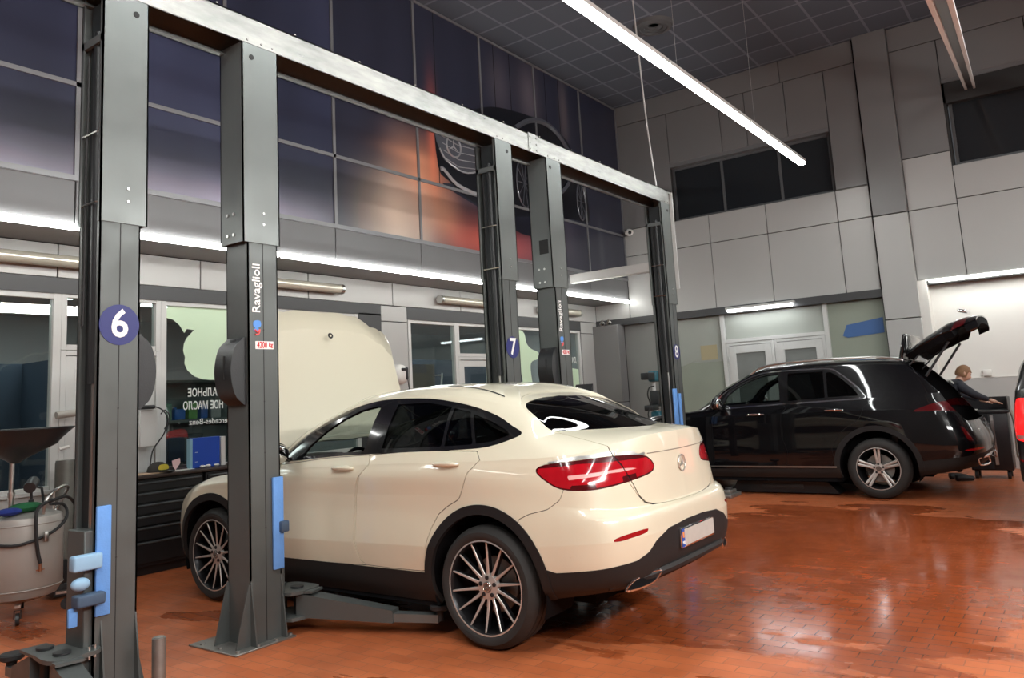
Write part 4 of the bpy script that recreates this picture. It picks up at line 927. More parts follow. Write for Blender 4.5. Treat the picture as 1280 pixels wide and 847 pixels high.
# ------------------------------------------------------------------ the white coupe SUV
GLC = dict(
    KS=[0, 0.4, 0.75, 1.0, 1.6, 2.45, 3.35, 4.15, 4.6, 4.95, 5.35, 5.7, 6.05, 6.45],
    TS=[0, 0.1, 0.23, 0.37, 0.52, 0.63, 0.75, 0.87, 1.03, 1.25, 1.47, 1.57, 1.75, 2.1], ST=(3, 5, 7, 8, 10),
    R=[
        [(0,3.66,0.26),(0.4,3.62,0.26),(0.74,3.46,0.26),(0.86,3.25,0.26),(0.89,2.88,0.25),(0.87,1.95,0.23),(0.87,1.05,0.23),(0.87,0.3,0.24),(0.87,-0.08,0.27),(0.86,-0.42,0.33),(0.81,-0.74,0.385),(0.62,-0.87,0.39),(0.33,-0.91,0.39),(0,-0.92,0.39)],
        [(0,3.72,0.33),(0.4,3.68,0.33),(0.78,3.51,0.33),(0.91,3.28,0.33),(0.93,2.88,0.32),(0.915,1.95,0.31),(0.915,1.05,0.31),(0.915,0.3,0.32),(0.92,-0.08,0.34),(0.91,-0.44,0.39),(0.855,-0.79,0.43),(0.65,-0.93,0.44),(0.34,-0.965,0.44),(0,-0.975,0.44)],
        [(0,3.75,0.45),(0.4,3.71,0.45),(0.8,3.54,0.45),(0.93,3.3,0.45),(0.948,2.88,0.44),(0.938,1.95,0.42),(0.935,1.05,0.42),(0.938,0.3,0.425),(0.945,-0.08,0.45),(0.935,-0.45,0.49),(0.88,-0.82,0.52),(0.67,-0.965,0.53),(0.35,-1.005,0.53),(0,-1.015,0.53)],
        [(0,3.77,0.58),(0.4,3.73,0.58),(0.8,3.56,0.6),(0.93,3.32,0.62),(0.95,2.88,0.6),(0.95,1.95,0.57),(0.95,1.05,0.585),(0.952,0.3,0.6),(0.955,-0.08,0.62),(0.945,-0.45,0.65),(0.885,-0.83,0.68),(0.68,-0.975,0.69),(0.35,-1.015,0.69),(0,-1.025,0.69)],
        [(0,3.76,0.72),(0.4,3.71,0.73),(0.79,3.54,0.76),(0.92,3.29,0.78),(0.945,2.88,0.8),(0.93,1.95,0.79),(0.928,1.05,0.8),(0.93,0.3,0.8),(0.945,-0.08,0.8),(0.935,-0.45,0.8),(0.875,-0.8,0.81),(0.67,-0.95,0.81),(0.35,-1.0,0.81),(0,-1.01,0.81)],
        [(0,3.72,0.8),(0.4,3.67,0.81),(0.78,3.48,0.84),(0.91,3.23,0.87),(0.94,2.88,0.9),(0.932,1.95,0.9),(0.93,1.05,0.91),(0.932,0.3,0.92),(0.94,-0.08,0.91),(0.925,-0.45,0.89),(0.86,-0.755,0.865),(0.65,-0.905,0.845),(0.34,-0.96,0.84),(0,-0.975,0.84)],
        [(0,3.62,0.87),(0.4,3.57,0.885),(0.76,3.37,0.915),(0.88,3.18,0.93),(0.925,2.88,0.96),(0.935,1.95,1.005),(0.94,1.05,1.03),(0.942,0.3,1.045),(0.94,-0.08,1.04),(0.915,-0.45,1.03),(0.84,-0.73,1.02),(0.63,-0.885,1.01),(0.33,-0.945,1.0),(0,-0.96,1.0)],
        [(0,3.52,0.91),(0.4,3.46,0.93),(0.71,3.29,0.965),(0.81,3.12,0.98),(0.86,2.86,1.005),(0.905,1.95,1.075),(0.915,1.05,1.115),(0.918,0.3,1.135),(0.915,-0.08,1.145),(0.885,-0.44,1.16),(0.8,-0.67,1.18),(0.61,-0.835,1.225),(0.33,-0.915,1.255),(0,-0.94,1.26)],
        [(0,2.58,1.06),(0.4,2.53,1.065),(0.68,2.41,1.075),(0.79,2.29,1.09),(0.85,2.17,1.105),(0.88,1.93,1.118),(0.885,1.05,1.175),(0.885,0.3,1.205),(0.87,-0.02,1.225),(0.82,-0.3,1.262),(0.72,-0.4,1.285),(0.57,-0.45,1.3),(0.32,-0.66,1.298),(0,-0.73,1.298)],
        [(0,2.12,1.345),(0.38,2.08,1.345),(0.62,1.99,1.34),(0.71,1.93,1.34),(0.76,1.85,1.345),(0.785,1.6,1.38),(0.79,1.0,1.4),(0.79,0.3,1.4),(0.775,0,1.37),(0.73,-0.21,1.37),(0.655,-0.27,1.39),(0.53,-0.25,1.42),(0.29,-0.32,1.44),(0,-0.36,1.44)],
        [(0,1.53,1.6),(0.3,1.51,1.6),(0.5,1.46,1.59),(0.585,1.42,1.573),(0.635,1.37,1.56),(0.66,1.2,1.573),(0.67,0.85,1.585),(0.67,0.35,1.56),(0.655,0.08,1.51),(0.635,-0.08,1.475),(0.6,-0.12,1.475),(0.48,-0.05,1.52),(0.27,0.01,1.545),(0,0.03,1.55)],
        [(0,1.45,1.615),(0.28,1.43,1.615),(0.46,1.39,1.61),(0.53,1.35,1.603),(0.565,1.3,1.6),(0.59,1.14,1.61),(0.6,0.83,1.622),(0.6,0.37,1.605),(0.585,0.12,1.565),(0.56,-0.01,1.535),(0.51,-0.05,1.53),(0.41,0.01,1.553),(0.23,0.06,1.572),(0,0.08,1.577)],
        [(0,1.25,1.635),(0.2,1.24,1.635),(0.34,1.22,1.635),(0.39,1.19,1.635),(0.41,1.12,1.638),(0.42,1.02,1.642),(0.43,0.77,1.65),(0.42,0.42,1.638),(0.4,0.24,1.62),(0.36,0.15,1.605),(0.31,0.13,1.603),(0.24,0.15,1.607),(0.14,0.17,1.61),(0,0.18,1.612)],
        [(0,1.05,1.65),(0,1.05,1.65),(0,1.04,1.65),(0,1.02,1.65),(0,0.98,1.652),(0,0.87,1.655),(0,0.68,1.655),(0,0.5,1.65),(0,0.42,1.645),(0,0.37,1.64),(0,0.35,1.637),(0,0.34,1.635),(0,0.33,1.632),(0,0.33,1.632)],
    ],
    wb=2.875, wr=.373, zc=.385, ro=.432, ri=.492, half=.945, track=.815, rim=.286, wstyle='multi', paint='cream', lampmat='lamp_red',
    cowl=2.35, dashz=1.08, mirror=(1.93, 1.20, .90), mirror_mat='gloss_black',
    handle_f=(1.27, 1.09, .918), handle_r=(.28, 1.123, .916),
    hood=[(-.1, .70), (.6, .71), (.95, .75), (1.3, .87), (1.55, .92), (2.0, .93), (2.0, .98), (1.6, 1.0), (-.1, 1.0)],
    clad=[(-.1, -.1), (6.6, -.1), (6.6, .715), (6.30, .715), (6.02, .698), (5.865, .651), (5.773, .597), (5.65, .564), (5.465, .55), (5.25, .53), (5.034, .505), (4.97, .52), (4.9, .44), (4.1, .428), (2.0, .42), (1.2, .36), (.9, .33), (.7, .42), (-.1, .42)],
    dlo=[(2.10, 1.135), (2.03, 1.20), (1.90, 1.285), (1.74, 1.375), (1.50, 1.485), (1.22, 1.550), (.97, 1.568), (.6, 1.556), (.26, 1.502), (.0, 1.425), (-.15, 1.355), (-.245, 1.308), (-.20, 1.275), (-.03, 1.228), (.20, 1.212), (.6, 1.200), (1.03, 1.186), (1.45, 1.168), (1.85, 1.138)],
    panes=[([(1.80, 1.165), (1.74, 1.245), (1.60, 1.345), (1.43, 1.440), (1.27, 1.500), (1.12, 1.522), (1.07, 1.519), (1.11, 1.208), (1.45, 1.192)], 'g_mid'),
           ([(.93, 1.225), (.905, 1.528), (.6, 1.528), (.375, 1.492), (.365, 1.235), (.6, 1.228)], 'g_dark'),
           ([(.34, 1.236), (.345, 1.482), (.20, 1.452), (.10, 1.245)], 'g_dark'),
           ([(.075, 1.248), (.17, 1.437), (.0, 1.382), (-.13, 1.325), (-.165, 1.298), (-.05, 1.262)], 'g_dark')],
    wind=[(-.2, 1.06), (.5, 1.06), (1.1, 1.075), (1.35, 1.12), (1.30, 1.3), (1.15, 1.42), (.6, 1.45), (-.2, 1.455)],
    gate=[(5.57, 1.02), (5.588, .896), (5.619, .835), (5.68, .80), (5.742, .747), (5.803, .685), (5.865, .650), (5.942, .637), (6.31, .606), (6.7, .60), (6.7, 1.50), (5.9, 1.50), (5.36, 1.49), (5.33, 1.36), (5.36, 1.16), (5.48, 1.05)],
    rwin=[(6.8, 1.415), (6.3, 1.42), (5.82, 1.412), (5.50, 1.41), (5.41, 1.37), (5.385, 1.25), (5.44, 1.12), (5.54, 1.045), (5.75, 1.032), (6.15, 1.03), (6.8, 1.03)],
    lamp=[(4.915, 1.085), (4.988, 1.120), (5.28, 1.138), (5.62, 1.152), (5.90, 1.138), (5.99, 1.105), (6.02, 1.062), (5.965, 1.025), (5.75, 1.000), (5.496, .975), (5.311, .968), (5.111, .979), (4.99, 1.025)],
    lampbar=[(5.18, 1.055), (5.5, 1.068), (5.93, 1.088), (5.93, 1.072), (5.5, 1.048), (5.19, 1.030)],
    lampchrome=[(4.97, 1.119), (5.1, 1.130), (5.28, 1.141), (5.62, 1.155), (5.93, 1.136), (5.94, 1.158), (5.62, 1.178), (5.28, 1.160), (5.02, 1.136)],
    refl=[(5.43, .690), (5.52, .712), (5.70, .728), (5.79, .728), (5.76, .708), (5.60, .694), (5.50, .685)],
    door_f=[(1.035, 1.184), (1.104, 1.026), (1.149, .894), (1.155, .60), (1.10, .46), (1.074, .427), (2.06, .415), (2.10, .46), (2.12, .90), (2.04, 1.09), (1.95, 1.118)],
    door_r=[(1.022, 1.184), (1.092, 1.026), (1.137, .894), (1.142, .60), (1.088, .46), (1.062, .432), (.52, .432), (.475, .47), (.46, .62), (.36, .80), (.21, .885), (.165, .918), (.09, 1.07), (.045, 1.205)],
    bumper=[(4.70, .30), (4.80, .80), (4.87, .835), (5.0, .865), (5.10, .92), (5.145, .99), (5.55, 1.03), (5.70, 1.01), (5.78, .92), (5.845, .868), (5.93, .853), (6.3, .838), (6.7, .835), (6.7, .30)],
    lampdark=[[(4.9, 1.095), (5.3, 1.118), (5.95, 1.122), (6.1, 1.3), (4.9, 1.3)], [(5.2, .90), (5.2, 1.0), (5.42, 1.002), (5.44, .90)], [(5.66, .9), (5.66, 1.03), (5.80, 1.04), (5.80, .9)]])
white_car = build_car(GLC, (4.90, 3.18), 0, 'white_suv', 'cream white coupe SUV with raised bonnet parked between the lift posts', open_fl=True)
def extras_white(car):
    S = GLC
    # bonnet stands open, hinged at the windscreen base
    sp = compact(join(*[split(grid_soup(S, sg), sdpoly(S['hood'], 'st'))[0] for sg in (-1, 1)]))
    hv, hz = 2.26, 1.00
    ce = np.array([(0, 2.58), (.4, 2.53), (.68, 2.41), (.79, 2.29), (.86, 2.17), (1, 2.0)])
    V = sp.V.copy(); back = np.interp(np.abs(V[:, 0]), ce[:, 0], ce[:, 1])
    V[:, 1] = (V[:, 1]-back)*np.interp(np.abs(V[:, 0]), [0, .5, .9], [1.36, 1.34, 1.18]); V[:, 2] = (V[:, 2]-1.06)+.06*(1-np.abs(V[:, 0])**2)+.05
    V[:, 0] *= .985-.035*np.clip(V[:, 1]/.6, 0, 1); sp = Soup(V, sp.F)
    hd = soup_obj('bonnet', sp, 'cream_top', car, .03)
    hd.location = (0, hv, hz); hd.rotation_euler = (math.radians(80), 0, 0)
    soup_obj('bonnet_liner', push(sp, -.035), 'cabin', hd)
    for sg in (-1, 1):
        m = MB(); m.tube([(sg*.72, hv+.35, .95), (sg*.66, hv+.38, 1.72)], .009, 8); m.obj('bonnet_strut', 'black', car)
    m = MB(); m.lathe([(.012, .004), (.016, .008), (.026, .007), (.028, 0)], (0, 1.20, .035), (0, .14, 1), 20); m.obj('bonnet_badge', 'black', hd)
    # engine bay
    m = MB(); m.bbox(-.62, 2.45, .40, .62, 3.45, .78, .04); m.bbox(-.34, 2.55, .78, .34, 3.2, .86, .04); m.cyl((-.5, 2.7, .78), (-.5, 2.7, .9), .07); m.bbox(.38, 2.6, .76, .62, 2.95, .90, .02)
    m.obj('engine', 'plastic', car)
    # star on the tailgate
    m = MB(); star_mb(m, (0, -.962, 1.048), .052, (1, 0, 0), (0, 0, 1), (0, -1, 0), th=.006, arm=.13); m.obj('star_badge', 'leather_star', car)
    # plate
    m = MB(); m.bbox(-.262, -1.035, .553, .262, -1.018, .672, .004); pl = m.obj('number_plate', 'chrome', car)
    m = MB(); m.box(-.215, -1.038, .565, .252, -1.0355, .662); m.obj('plate_field', 'plate_white', pl)
    m = MB(); m.box(-.255, -1.038, .560, -.215, -1.0355, .667); m.obj('plate_country_band', 'plate_blue', pl)
    m = MB(); m.box(-.247, -1.0395, .615, -.223, -1.038, .65); m.obj('plate_flag', P('plate_flag_orange', (.8, .3, .08), .5, var=.3, vscale=60), pl)
    text_obj('plate_letters', 'MD', .024, 'label_white', (-.235, -1.0392, .585), (1, 0, 0), (0, 0, 1), pl, bold=.0006)
    # diffuser ledge + exhaust trims
    m = MB(); pts = [(-.80, -.80, .43), (-.6, -.93, .45), (-.3, -.99, .465), (.3, -.99, .465), (.6, -.93, .45), (.80, -.80, .43)]
    m.tube(smooth_poly(pts, 4, False), .03, 8); m.obj('diffuser_lip', 'cladding', car)
    for sg in (-1, 1):
        m = MB(); prof = smooth_poly([(.15, -.028), (.05, -.036), (-.09, -.018), (-.15, .032), (-.06, .038), (.08, .016)], 4)
        c, u = Vector((sg*.63, -.945, .435)), Vector((sg*.96, .28, 0))
        m.tube([c+u*p[0]+Vector((0, 0, p[1])) for p in prof], .008, 6, closed=True); e = m.obj('exhaust_trim', 'chrome', car)
        m = MB(); m._add([c+Vector((0, -.003, 0))+u*p[0]+Vector((0, 0, p[1])) for p in prof], [tuple(range(len(prof)))]); m.obj('exhaust_opening', 'cabin', e)
    # dark tube painted in as crease shadow under the spoiler lip, following the tailgate
    ss, tt, C = ring_grid(S['R'], S['KS'], S['TS'], 330, 170, S['ST'])
    ln = []
    for k in range(len(ss)):
        if ss[k] < 5.95: continue
        i = int(np.argmax((C[:, k, 2] > 1.142) & (tt > .7))); ln.append((float(C[i, k, 0]), float(C[i, k, 1])-.0005, 1.142+.004*float(C[i, k, 0])))
    ln = ln[::3]+[ln[-1]]
    m = MB(); m.tube([(-a, b, c) for a, b, c in ln]+[(a, b, c) for a, b, c in ln[::-1][1:]], .0035, 6); m.obj('spoiler_crease_shadow', P('crease_shadow', (.25, .22, .17), .5), car)
    # parking sensor
    m = MB(); m.cyl((-.915, -.645, .60), (-.925, -.65, .60), .012, n=16); m.obj('parking_sensor', 'chrome', car)
    # roof side gap strips
    for sg in (-1, 1):
        g = grid_soup(S, sg)
        def gg(V):
            q = V[:, [6, 7]]; pl = np.array([(2.4, 1.64), (3.2, 1.66), (4.0, 1.645), (4.45, 1.61), (4.8, 1.56)]); d = np.full(len(V), 9.)
            for i in range(len(pl)-1):
                a, e = pl[i], pl[i+1]-pl[i]; w = q-a; h = np.clip((w@e)/(e@e), 0, 1); d = np.minimum(d, np.hypot(w[:, 0]-h*e[0], w[:, 1]-h*e[1]))
            return .010-d
        st, _ = split(g, gg); soup_obj('roof_gutter', st, 'black', car, 0, .0015)
extras_white(white_car)
# ------------------------------------------------------------------ the black estate SUV with its tailgate up
GLE = dict(
    KS=[0, .4, .75, 1.0, 1.6, 2.45, 3.35, 4.15, 4.6, 5.0, 5.4, 5.7, 6.05, 6.45], TS=[0, .10, .23, .37, .52, .66, .80, .90, 1.0, 1.24, 1.47, 1.56, 1.75, 2.1], ST=(6, 8, 10),
    NS=260, NT=140,
    R=[
        [(0, 3.72, .28), (.45, 3.68, .28), (.78, 3.5, .28), (.88, 3.3, .28), (.91, 2.995, .26), (.90, 2.1, .25), (.90, 1.2, .25), (.90, .4, .26), (.90, -.05, .28), (.88, -.45, .29), (.83, -.86, .35), (.62, -1.04, .38), (.3, -1.09, .385), (0, -1.10, .385)],
        [(0, 3.78, .34), (.45, 3.74, .34), (.82, 3.56, .34), (.93, 3.35, .34), (.95, 2.995, .33), (.94, 2.1, .32), (.94, 1.2, .32), (.94, .4, .33), (.945, -.05, .34), (.93, -.45, .35), (.87, -.91, .41), (.66, -1.09, .44), (.33, -1.14, .445), (0, -1.15, .445)],
        [(0, 3.82, .47), (.45, 3.78, .47), (.84, 3.6, .47), (.95, 3.38, .47), (.97, 2.995, .46), (.958, 2.1, .44), (.956, 1.2, .44), (.96, .4, .45), (.967, -.05, .46), (.955, -.45, .47), (.89, -.95, .52), (.68, -1.13, .54), (.34, -1.18, .545), (0, -1.19, .545)],
        [(0, 3.85, .62), (.45, 3.81, .62), (.85, 3.62, .63), (.955, 3.4, .64), (.975, 2.995, .64), (.968, 2.1, .61), (.966, 1.2, .61), (.97, .4, .62), (.975, -.05, .64), (.96, -.45, .64), (.895, -.96, .66), (.69, -1.14, .67), (.35, -1.19, .675), (0, -1.20, .675)],
        [(0, 3.84, .80), (.45, 3.79, .80), (.84, 3.6, .81), (.94, 3.38, .82), (.968, 2.995, .82), (.96, 2.1, .79), (.958, 1.2, .80), (.962, .4, .81), (.97, -.05, .82), (.955, -.45, .82), (.885, -.94, .80), (.68, -1.11, .79), (.34, -1.16, .79), (0, -1.17, .79)],
        [(0, 3.80, .92), (.45, 3.75, .93), (.82, 3.54, .95), (.93, 3.33, .96), (.965, 2.995, .97), (.962, 2.1, .95), (.96, 1.2, .96), (.964, .4, .97), (.968, -.05, .97), (.945, -.45, .96), (.87, -.90, .93), (.66, -1.06, .92), (.33, -1.10, .92), (0, -1.11, .92)],
        [(0, 3.70, 1.02), (.45, 3.65, 1.03), (.78, 3.42, 1.05), (.89, 3.24, 1.07), (.94, 2.95, 1.09), (.955, 2.1, 1.09), (.955, 1.2, 1.10), (.958, .4, 1.11), (.955, -.05, 1.11), (.93, -.45, 1.10), (.855, -.85, 1.07), (.65, -1.01, 1.06), (.33, -1.05, 1.06), (0, -1.06, 1.06)],
        [(0, 3.60, 1.06), (.45, 3.53, 1.07), (.72, 3.32, 1.09), (.82, 3.15, 1.11), (.88, 2.9, 1.125), (.93, 2.1, 1.14), (.935, 1.2, 1.165), (.938, .4, 1.185), (.93, -.05, 1.19), (.905, -.45, 1.185), (.83, -.80, 1.17), (.64, -.96, 1.165), (.32, -1.0, 1.16), (0, -1.01, 1.16)],
        [(0, 2.62, 1.17), (.42, 2.57, 1.17), (.70, 2.47, 1.175), (.80, 2.38, 1.18), (.87, 2.26, 1.18), (.905, 2.05, 1.185), (.912, 1.2, 1.222), (.912, .4, 1.25), (.905, -.05, 1.265), (.88, -.45, 1.28), (.80, -.76, 1.29), (.61, -.90, 1.27), (.31, -.94, 1.26), (0, -.95, 1.26)],
        [(0, 2.18, 1.46), (.40, 2.14, 1.46), (.64, 2.06, 1.46), (.73, 2.0, 1.46), (.79, 1.93, 1.465), (.81, 1.6, 1.47), (.815, 1.1, 1.475), (.815, .35, 1.485), (.81, -.05, 1.49), (.785, -.40, 1.50), (.71, -.61, 1.51), (.54, -.68, 1.51), (.28, -.72, 1.51), (0, -.73, 1.51)],
        [(0, 1.66, 1.715), (.32, 1.64, 1.715), (.54, 1.59, 1.705), (.62, 1.56, 1.69), (.67, 1.50, 1.675), (.70, 1.25, 1.69), (.71, .95, 1.70), (.71, .3, 1.70), (.705, -.08, 1.69), (.68, -.34, 1.665), (.61, -.46, 1.665), (.46, -.50, 1.68), (.25, -.52, 1.69), (0, -.52, 1.695)],
        [(0, 1.56, 1.735), (.29, 1.54, 1.735), (.48, 1.49, 1.73), (.56, 1.45, 1.725), (.60, 1.40, 1.72), (.63, 1.18, 1.73), (.64, .92, 1.74), (.64, .3, 1.74), (.63, -.06, 1.73), (.60, -.28, 1.715), (.53, -.38, 1.71), (.40, -.42, 1.715), (.22, -.44, 1.72), (0, -.44, 1.72)],
        [(0, 1.35, 1.76), (.2, 1.34, 1.76), (.34, 1.31, 1.76), (.39, 1.28, 1.76), (.42, 1.24, 1.76), (.44, 1.08, 1.765), (.44, .85, 1.775), (.44, .33, 1.775), (.43, .05, 1.765), (.40, -.1, 1.755), (.34, -.17, 1.75), (.26, -.2, 1.75), (.14, -.22, 1.75), (0, -.22, 1.75)],
        [(0, 1.1, 1.78), (0, 1.1, 1.78), (0, 1.09, 1.78), (0, 1.07, 1.78), (0, 1.04, 1.78), (0, .95, 1.785), (0, .8, 1.785), (0, .4, 1.785), (0, .25, 1.78), (0, .15, 1.775), (0, .1, 1.772), (0, .08, 1.77), (0, .06, 1.768), (0, .06, 1.768)],
    ],
    wb=2.995, wr=.376, zc=.39, ro=.462, ri=.527, half=.965, track=.835, rim=.262, wstyle='twin', paint='blackpaint', lampmat='lamp_dark',
    cowl=2.45, dashz=1.14, mirror=(2.02, 1.27, .93), mirror_mat='blackpaint', handle_mat='chrome',
    handle_f=(1.50, 1.10, .945), handle_r=(.46, 1.125, .945),
    clad=[(-.1, -.1), (6.6, -.1), (6.6, .56), (6.0, .56), (5.6, .54), (5.25, .50), (4.98, .46), (4.9, .39), (2.0, .36), (1.2, .36), (.7, .44), (-.1, .44)],
    dlo=[(2.13, 1.205), (2.08, 1.30), (1.95, 1.415), (1.80, 1.515), (1.62, 1.60), (1.42, 1.655), (1.14, 1.668), (.80, 1.668), (.52, 1.66), (.40, 1.60), (.22, 1.45), (.10, 1.32), (.09, 1.27), (.3, 1.262), (1.0, 1.24), (1.6, 1.22)],
    panes=[([(1.98, 1.245), (1.92, 1.37), (1.78, 1.48), (1.60, 1.57), (1.42, 1.625), (1.20, 1.638), (1.17, 1.262), (1.6, 1.25)], 'g_mid'),
           ([(1.06, 1.268), (1.07, 1.640), (.60, 1.638), (.57, 1.290)], 'g_dark'),
           ([(.53, 1.292), (.56, 1.62), (.50, 1.625), (.38, 1.545), (.22, 1.40), (.15, 1.305)], 'g_dark')],
    chrome=.018,
    wind=[(-.2, 1.05), (.5, 1.05), (1.1, 1.06), (1.4, 1.10), (1.35, 1.3), (1.2, 1.42), (.6, 1.45), (-.2, 1.455)],
    gate=[(5.62, .68), (6.7, .68), (6.7, 1.50), (5.9, 1.50), (5.35, 1.49), (5.33, 1.36), (5.38, 1.16), (5.46, .96), (5.52, .80)],
    rwin=[(6.8, 1.40), (5.9, 1.40), (5.50, 1.38), (5.46, 1.25), (5.52, 1.10), (5.65, 1.05), (6.8, 1.04)],
    lamp=[(5.02, 1.080), (5.2, 1.15), (5.40, 1.185), (5.7, 1.16), (6.0, 1.14), (6.0, 1.04), (5.7, 1.04), (5.40, 1.065), (5.2, 1.075)],
    refl=[(5.40, .60), (5.5, .61), (5.75, .62), (5.75, .60), (5.5, .585)],
    door_f=[(1.12, 1.215), (1.15, 1.10), (1.17, .8), (1.15, .42), (2.06, .40), (2.14, .55), (2.14, 1.0), (2.08, 1.17)],
    door_r=[(1.108, 1.215), (1.138, 1.10), (1.158, .8), (1.138, .42), (.56, .42), (.53, .62), (.42, .82), (.27, .93), (.16, 1.0), (.09, 1.15), (.06, 1.245)],
    hinge=(-.36, 1.705), gate_open=math.radians(76))
black_car = build_car(GLE, (11.835, 2.27), 0, 'black_suv', 'black estate SUV standing with its tailgate raised')
def extras_black(car):
    for sg in (-1, 1):
        m = MB(); pts = [(sg*.665, 1.62, 1.655), (sg*.66, 1.45, 1.745), (sg*.655, 1.1, 1.79), (sg*.65, .5, 1.80), (sg*.64, -.05, 1.785), (sg*.62, -.32, 1.74), (sg*.61, -.38, 1.715)]
        m.tube(smooth_poly(pts, 5, False), .014, 8); m.obj('roof_rail', 'steel', car)
        m = MB(); m.box(sg*.958-.008, .50, .385, sg*.958+.008, 2.45, .405); m.obj('sill_strip', 'steel', car)
        m = MB(); prof = smooth_poly([(-.14, -.04), (.10, -.04), (.16, .02), (.12, .045), (-.12, .045), (-.16, 0)], 3)
        c, u = Vector((sg*.58, -1.135, .44)), Vector((sg*.96, .28, 0))
        m.tube([c+u*p[0]+Vector((0, 0, p[1])) for p in prof], .010, 6, closed=True); m.obj('exhaust_trim', 'chrome', car)
    m = MB(); pts = smooth_poly([(-.86, -.93, .455), (-.6, -1.115, .49), (-.3, -1.165, .50), (.3, -1.165, .50), (.6, -1.115, .49), (.86, -.93, .455)], 4, False)
    m.tube(pts, .022, 8); m.obj('bumper_chrome_lip', 'chrome', car)
    m = MB(); m.bbox(-.60, -1.13, .80, .60, -.86, .835, .01); m.obj('loading_sill', 'steel', car)
    m = MB(); m.box(-.66, -.80, .62, .66, .0, .66); m.obj('boot_floor', 'cabin', car)
    g = [o for o in car.children if o.name.startswith('tailgate')][0]
    m = MB(); m.bbox(-.56, -.36, .0, .56, -.02, .05, .02, 3); m.obj('roof_spoiler', 'blackpaint', g)
    m = MB(); m.bbox(-.26, -.78, -.60, .26, -.74, -.50, .01); m.obj('tailgate_handle_strip', 'chrome', g)
    for sg in (-1, 1):
        m = MB(); m.cyl((sg*.60, -.62, 1.50), (sg*.58, -.92, 1.92), .016); m.obj('tailgate_strut', 'plastic', car)
        m = MB(); m.cyl((sg*.64, -.40, 1.60), (sg*.62, -.80, 2.0), .010); m.obj('tailgate_strut', 'plastic', car)
extras_black(black_car)

# ------------------------------------------------------------------ the dark van at the right edge
VAN = dict(GLE)
def scale_rings():
    R = []
    for i, ring in enumerate(GLE['R']):
        out = []
        for j, (a, v, z) in enumerate(ring):
            z2 = z*(1.0 if z < 1.0 else 1.0)+max(0, z-1.0)*.17
            if v < -.3:                                              # upright tail
                tgt = -1.05-.0*z; q = min(1, (-.3-v)/.5)
                prof = -1.05+max(0, z2-.95)*.12+max(0, z2-1.45)*.22
                v = v*(1-q)+prof*q*(abs(v)/max(abs(ring[-1][1]), .01) if i < 11 else 1)
            out.append((min(a*1.0, .97), v, z2))
        R.append(out)
    return R
VAN['R'] = scale_rings()
VAN.update(paint='graphite', lampmat='lamp_lit', hinge=None, gate_open=0, NS=170, NT=90, chrome=.004,
    gate=[(5.86, .50), (6.7, .50), (6.7, 1.50), (5.9, 1.50), (5.80, 1.49), (5.80, 1.0), (5.82, .6)],
    lamp=[(5.22, .82), (5.70, .80), (5.80, .86), (5.80, 1.12), (5.70, 1.24), (5.38, 1.22), (5.24, 1.12)], lampbar=[(5.3, .83), (5.76, .82), (5.76, .86), (5.3, .87)],
    rwin=[(6.8, 1.40), (6.1, 1.40), (5.92, 1.38), (5.90, 1.25), (5.90, 1.10), (5.95, .98), (6.8, .98)])
del VAN['chrome']
M['lamp_lit'] = P('tail_lamp_lit', (.75, .01, .012), .15, coat=1., emis=(1, .02, .02), estr=1.1)
van = build_car(VAN, (10.27, -.36), PI, 'dark_van', 'dark grey vehicle cut off at the right edge with a lit red tail lamp')
# ------------------------------------------------------------------ post lifts
YF, YR = 4.65, 4.90
M['galv'] = None
def galv_mat():
    m, nt, b = new_mat('worn_galvanised'); L = nt.links.new; N = nt.nodes.new
    tc = N('ShaderNodeTexCoord'); mp = N('ShaderNodeMapping'); mp.inputs['Scale'].default_value = (.55, 1.2, 2.6); L(tc.outputs['Object'], mp.inputs[0])
    n = N('ShaderNodeTexNoise'); n.inputs['Scale'].default_value = 2.2; n.inputs['Detail'].default_value = 7; n.inputs['Roughness'].default_value = .65; L(mp.outputs[0], n.inputs['Vector'])
    r = N('ShaderNodeValToRGB'); e = r.color_ramp.elements; e[0].position = .36; e[0].color = (.13, .13, .125, 1); e[1].position = .66; e[1].color = (.43, .42, .40, 1)
    L(n.outputs['Fac'], r.inputs[0]); L(r.outputs[0], b.inputs['Base Color']); b.inputs['Metallic'].default_value = .75
    mr = N('ShaderNodeMapRange'); mr.inputs['From Min'].default_value = .3; mr.inputs['From Max'].default_value = .7; mr.inputs['To Min'].default_value = .22; mr.inputs['To Max'].default_value = .5
    L(n.outputs['Fac'], mr.inputs['Value']); L(mr.outputs['Result'], b.inputs['Roughness']); return m
M['galv'] = galv_mat()
def bolt(mb, p, n, r=.011, h=.012):
    p, n = Vector(p), Vector(n); mb.cyl(p, p+n*h, r, n=6, smooth=False)
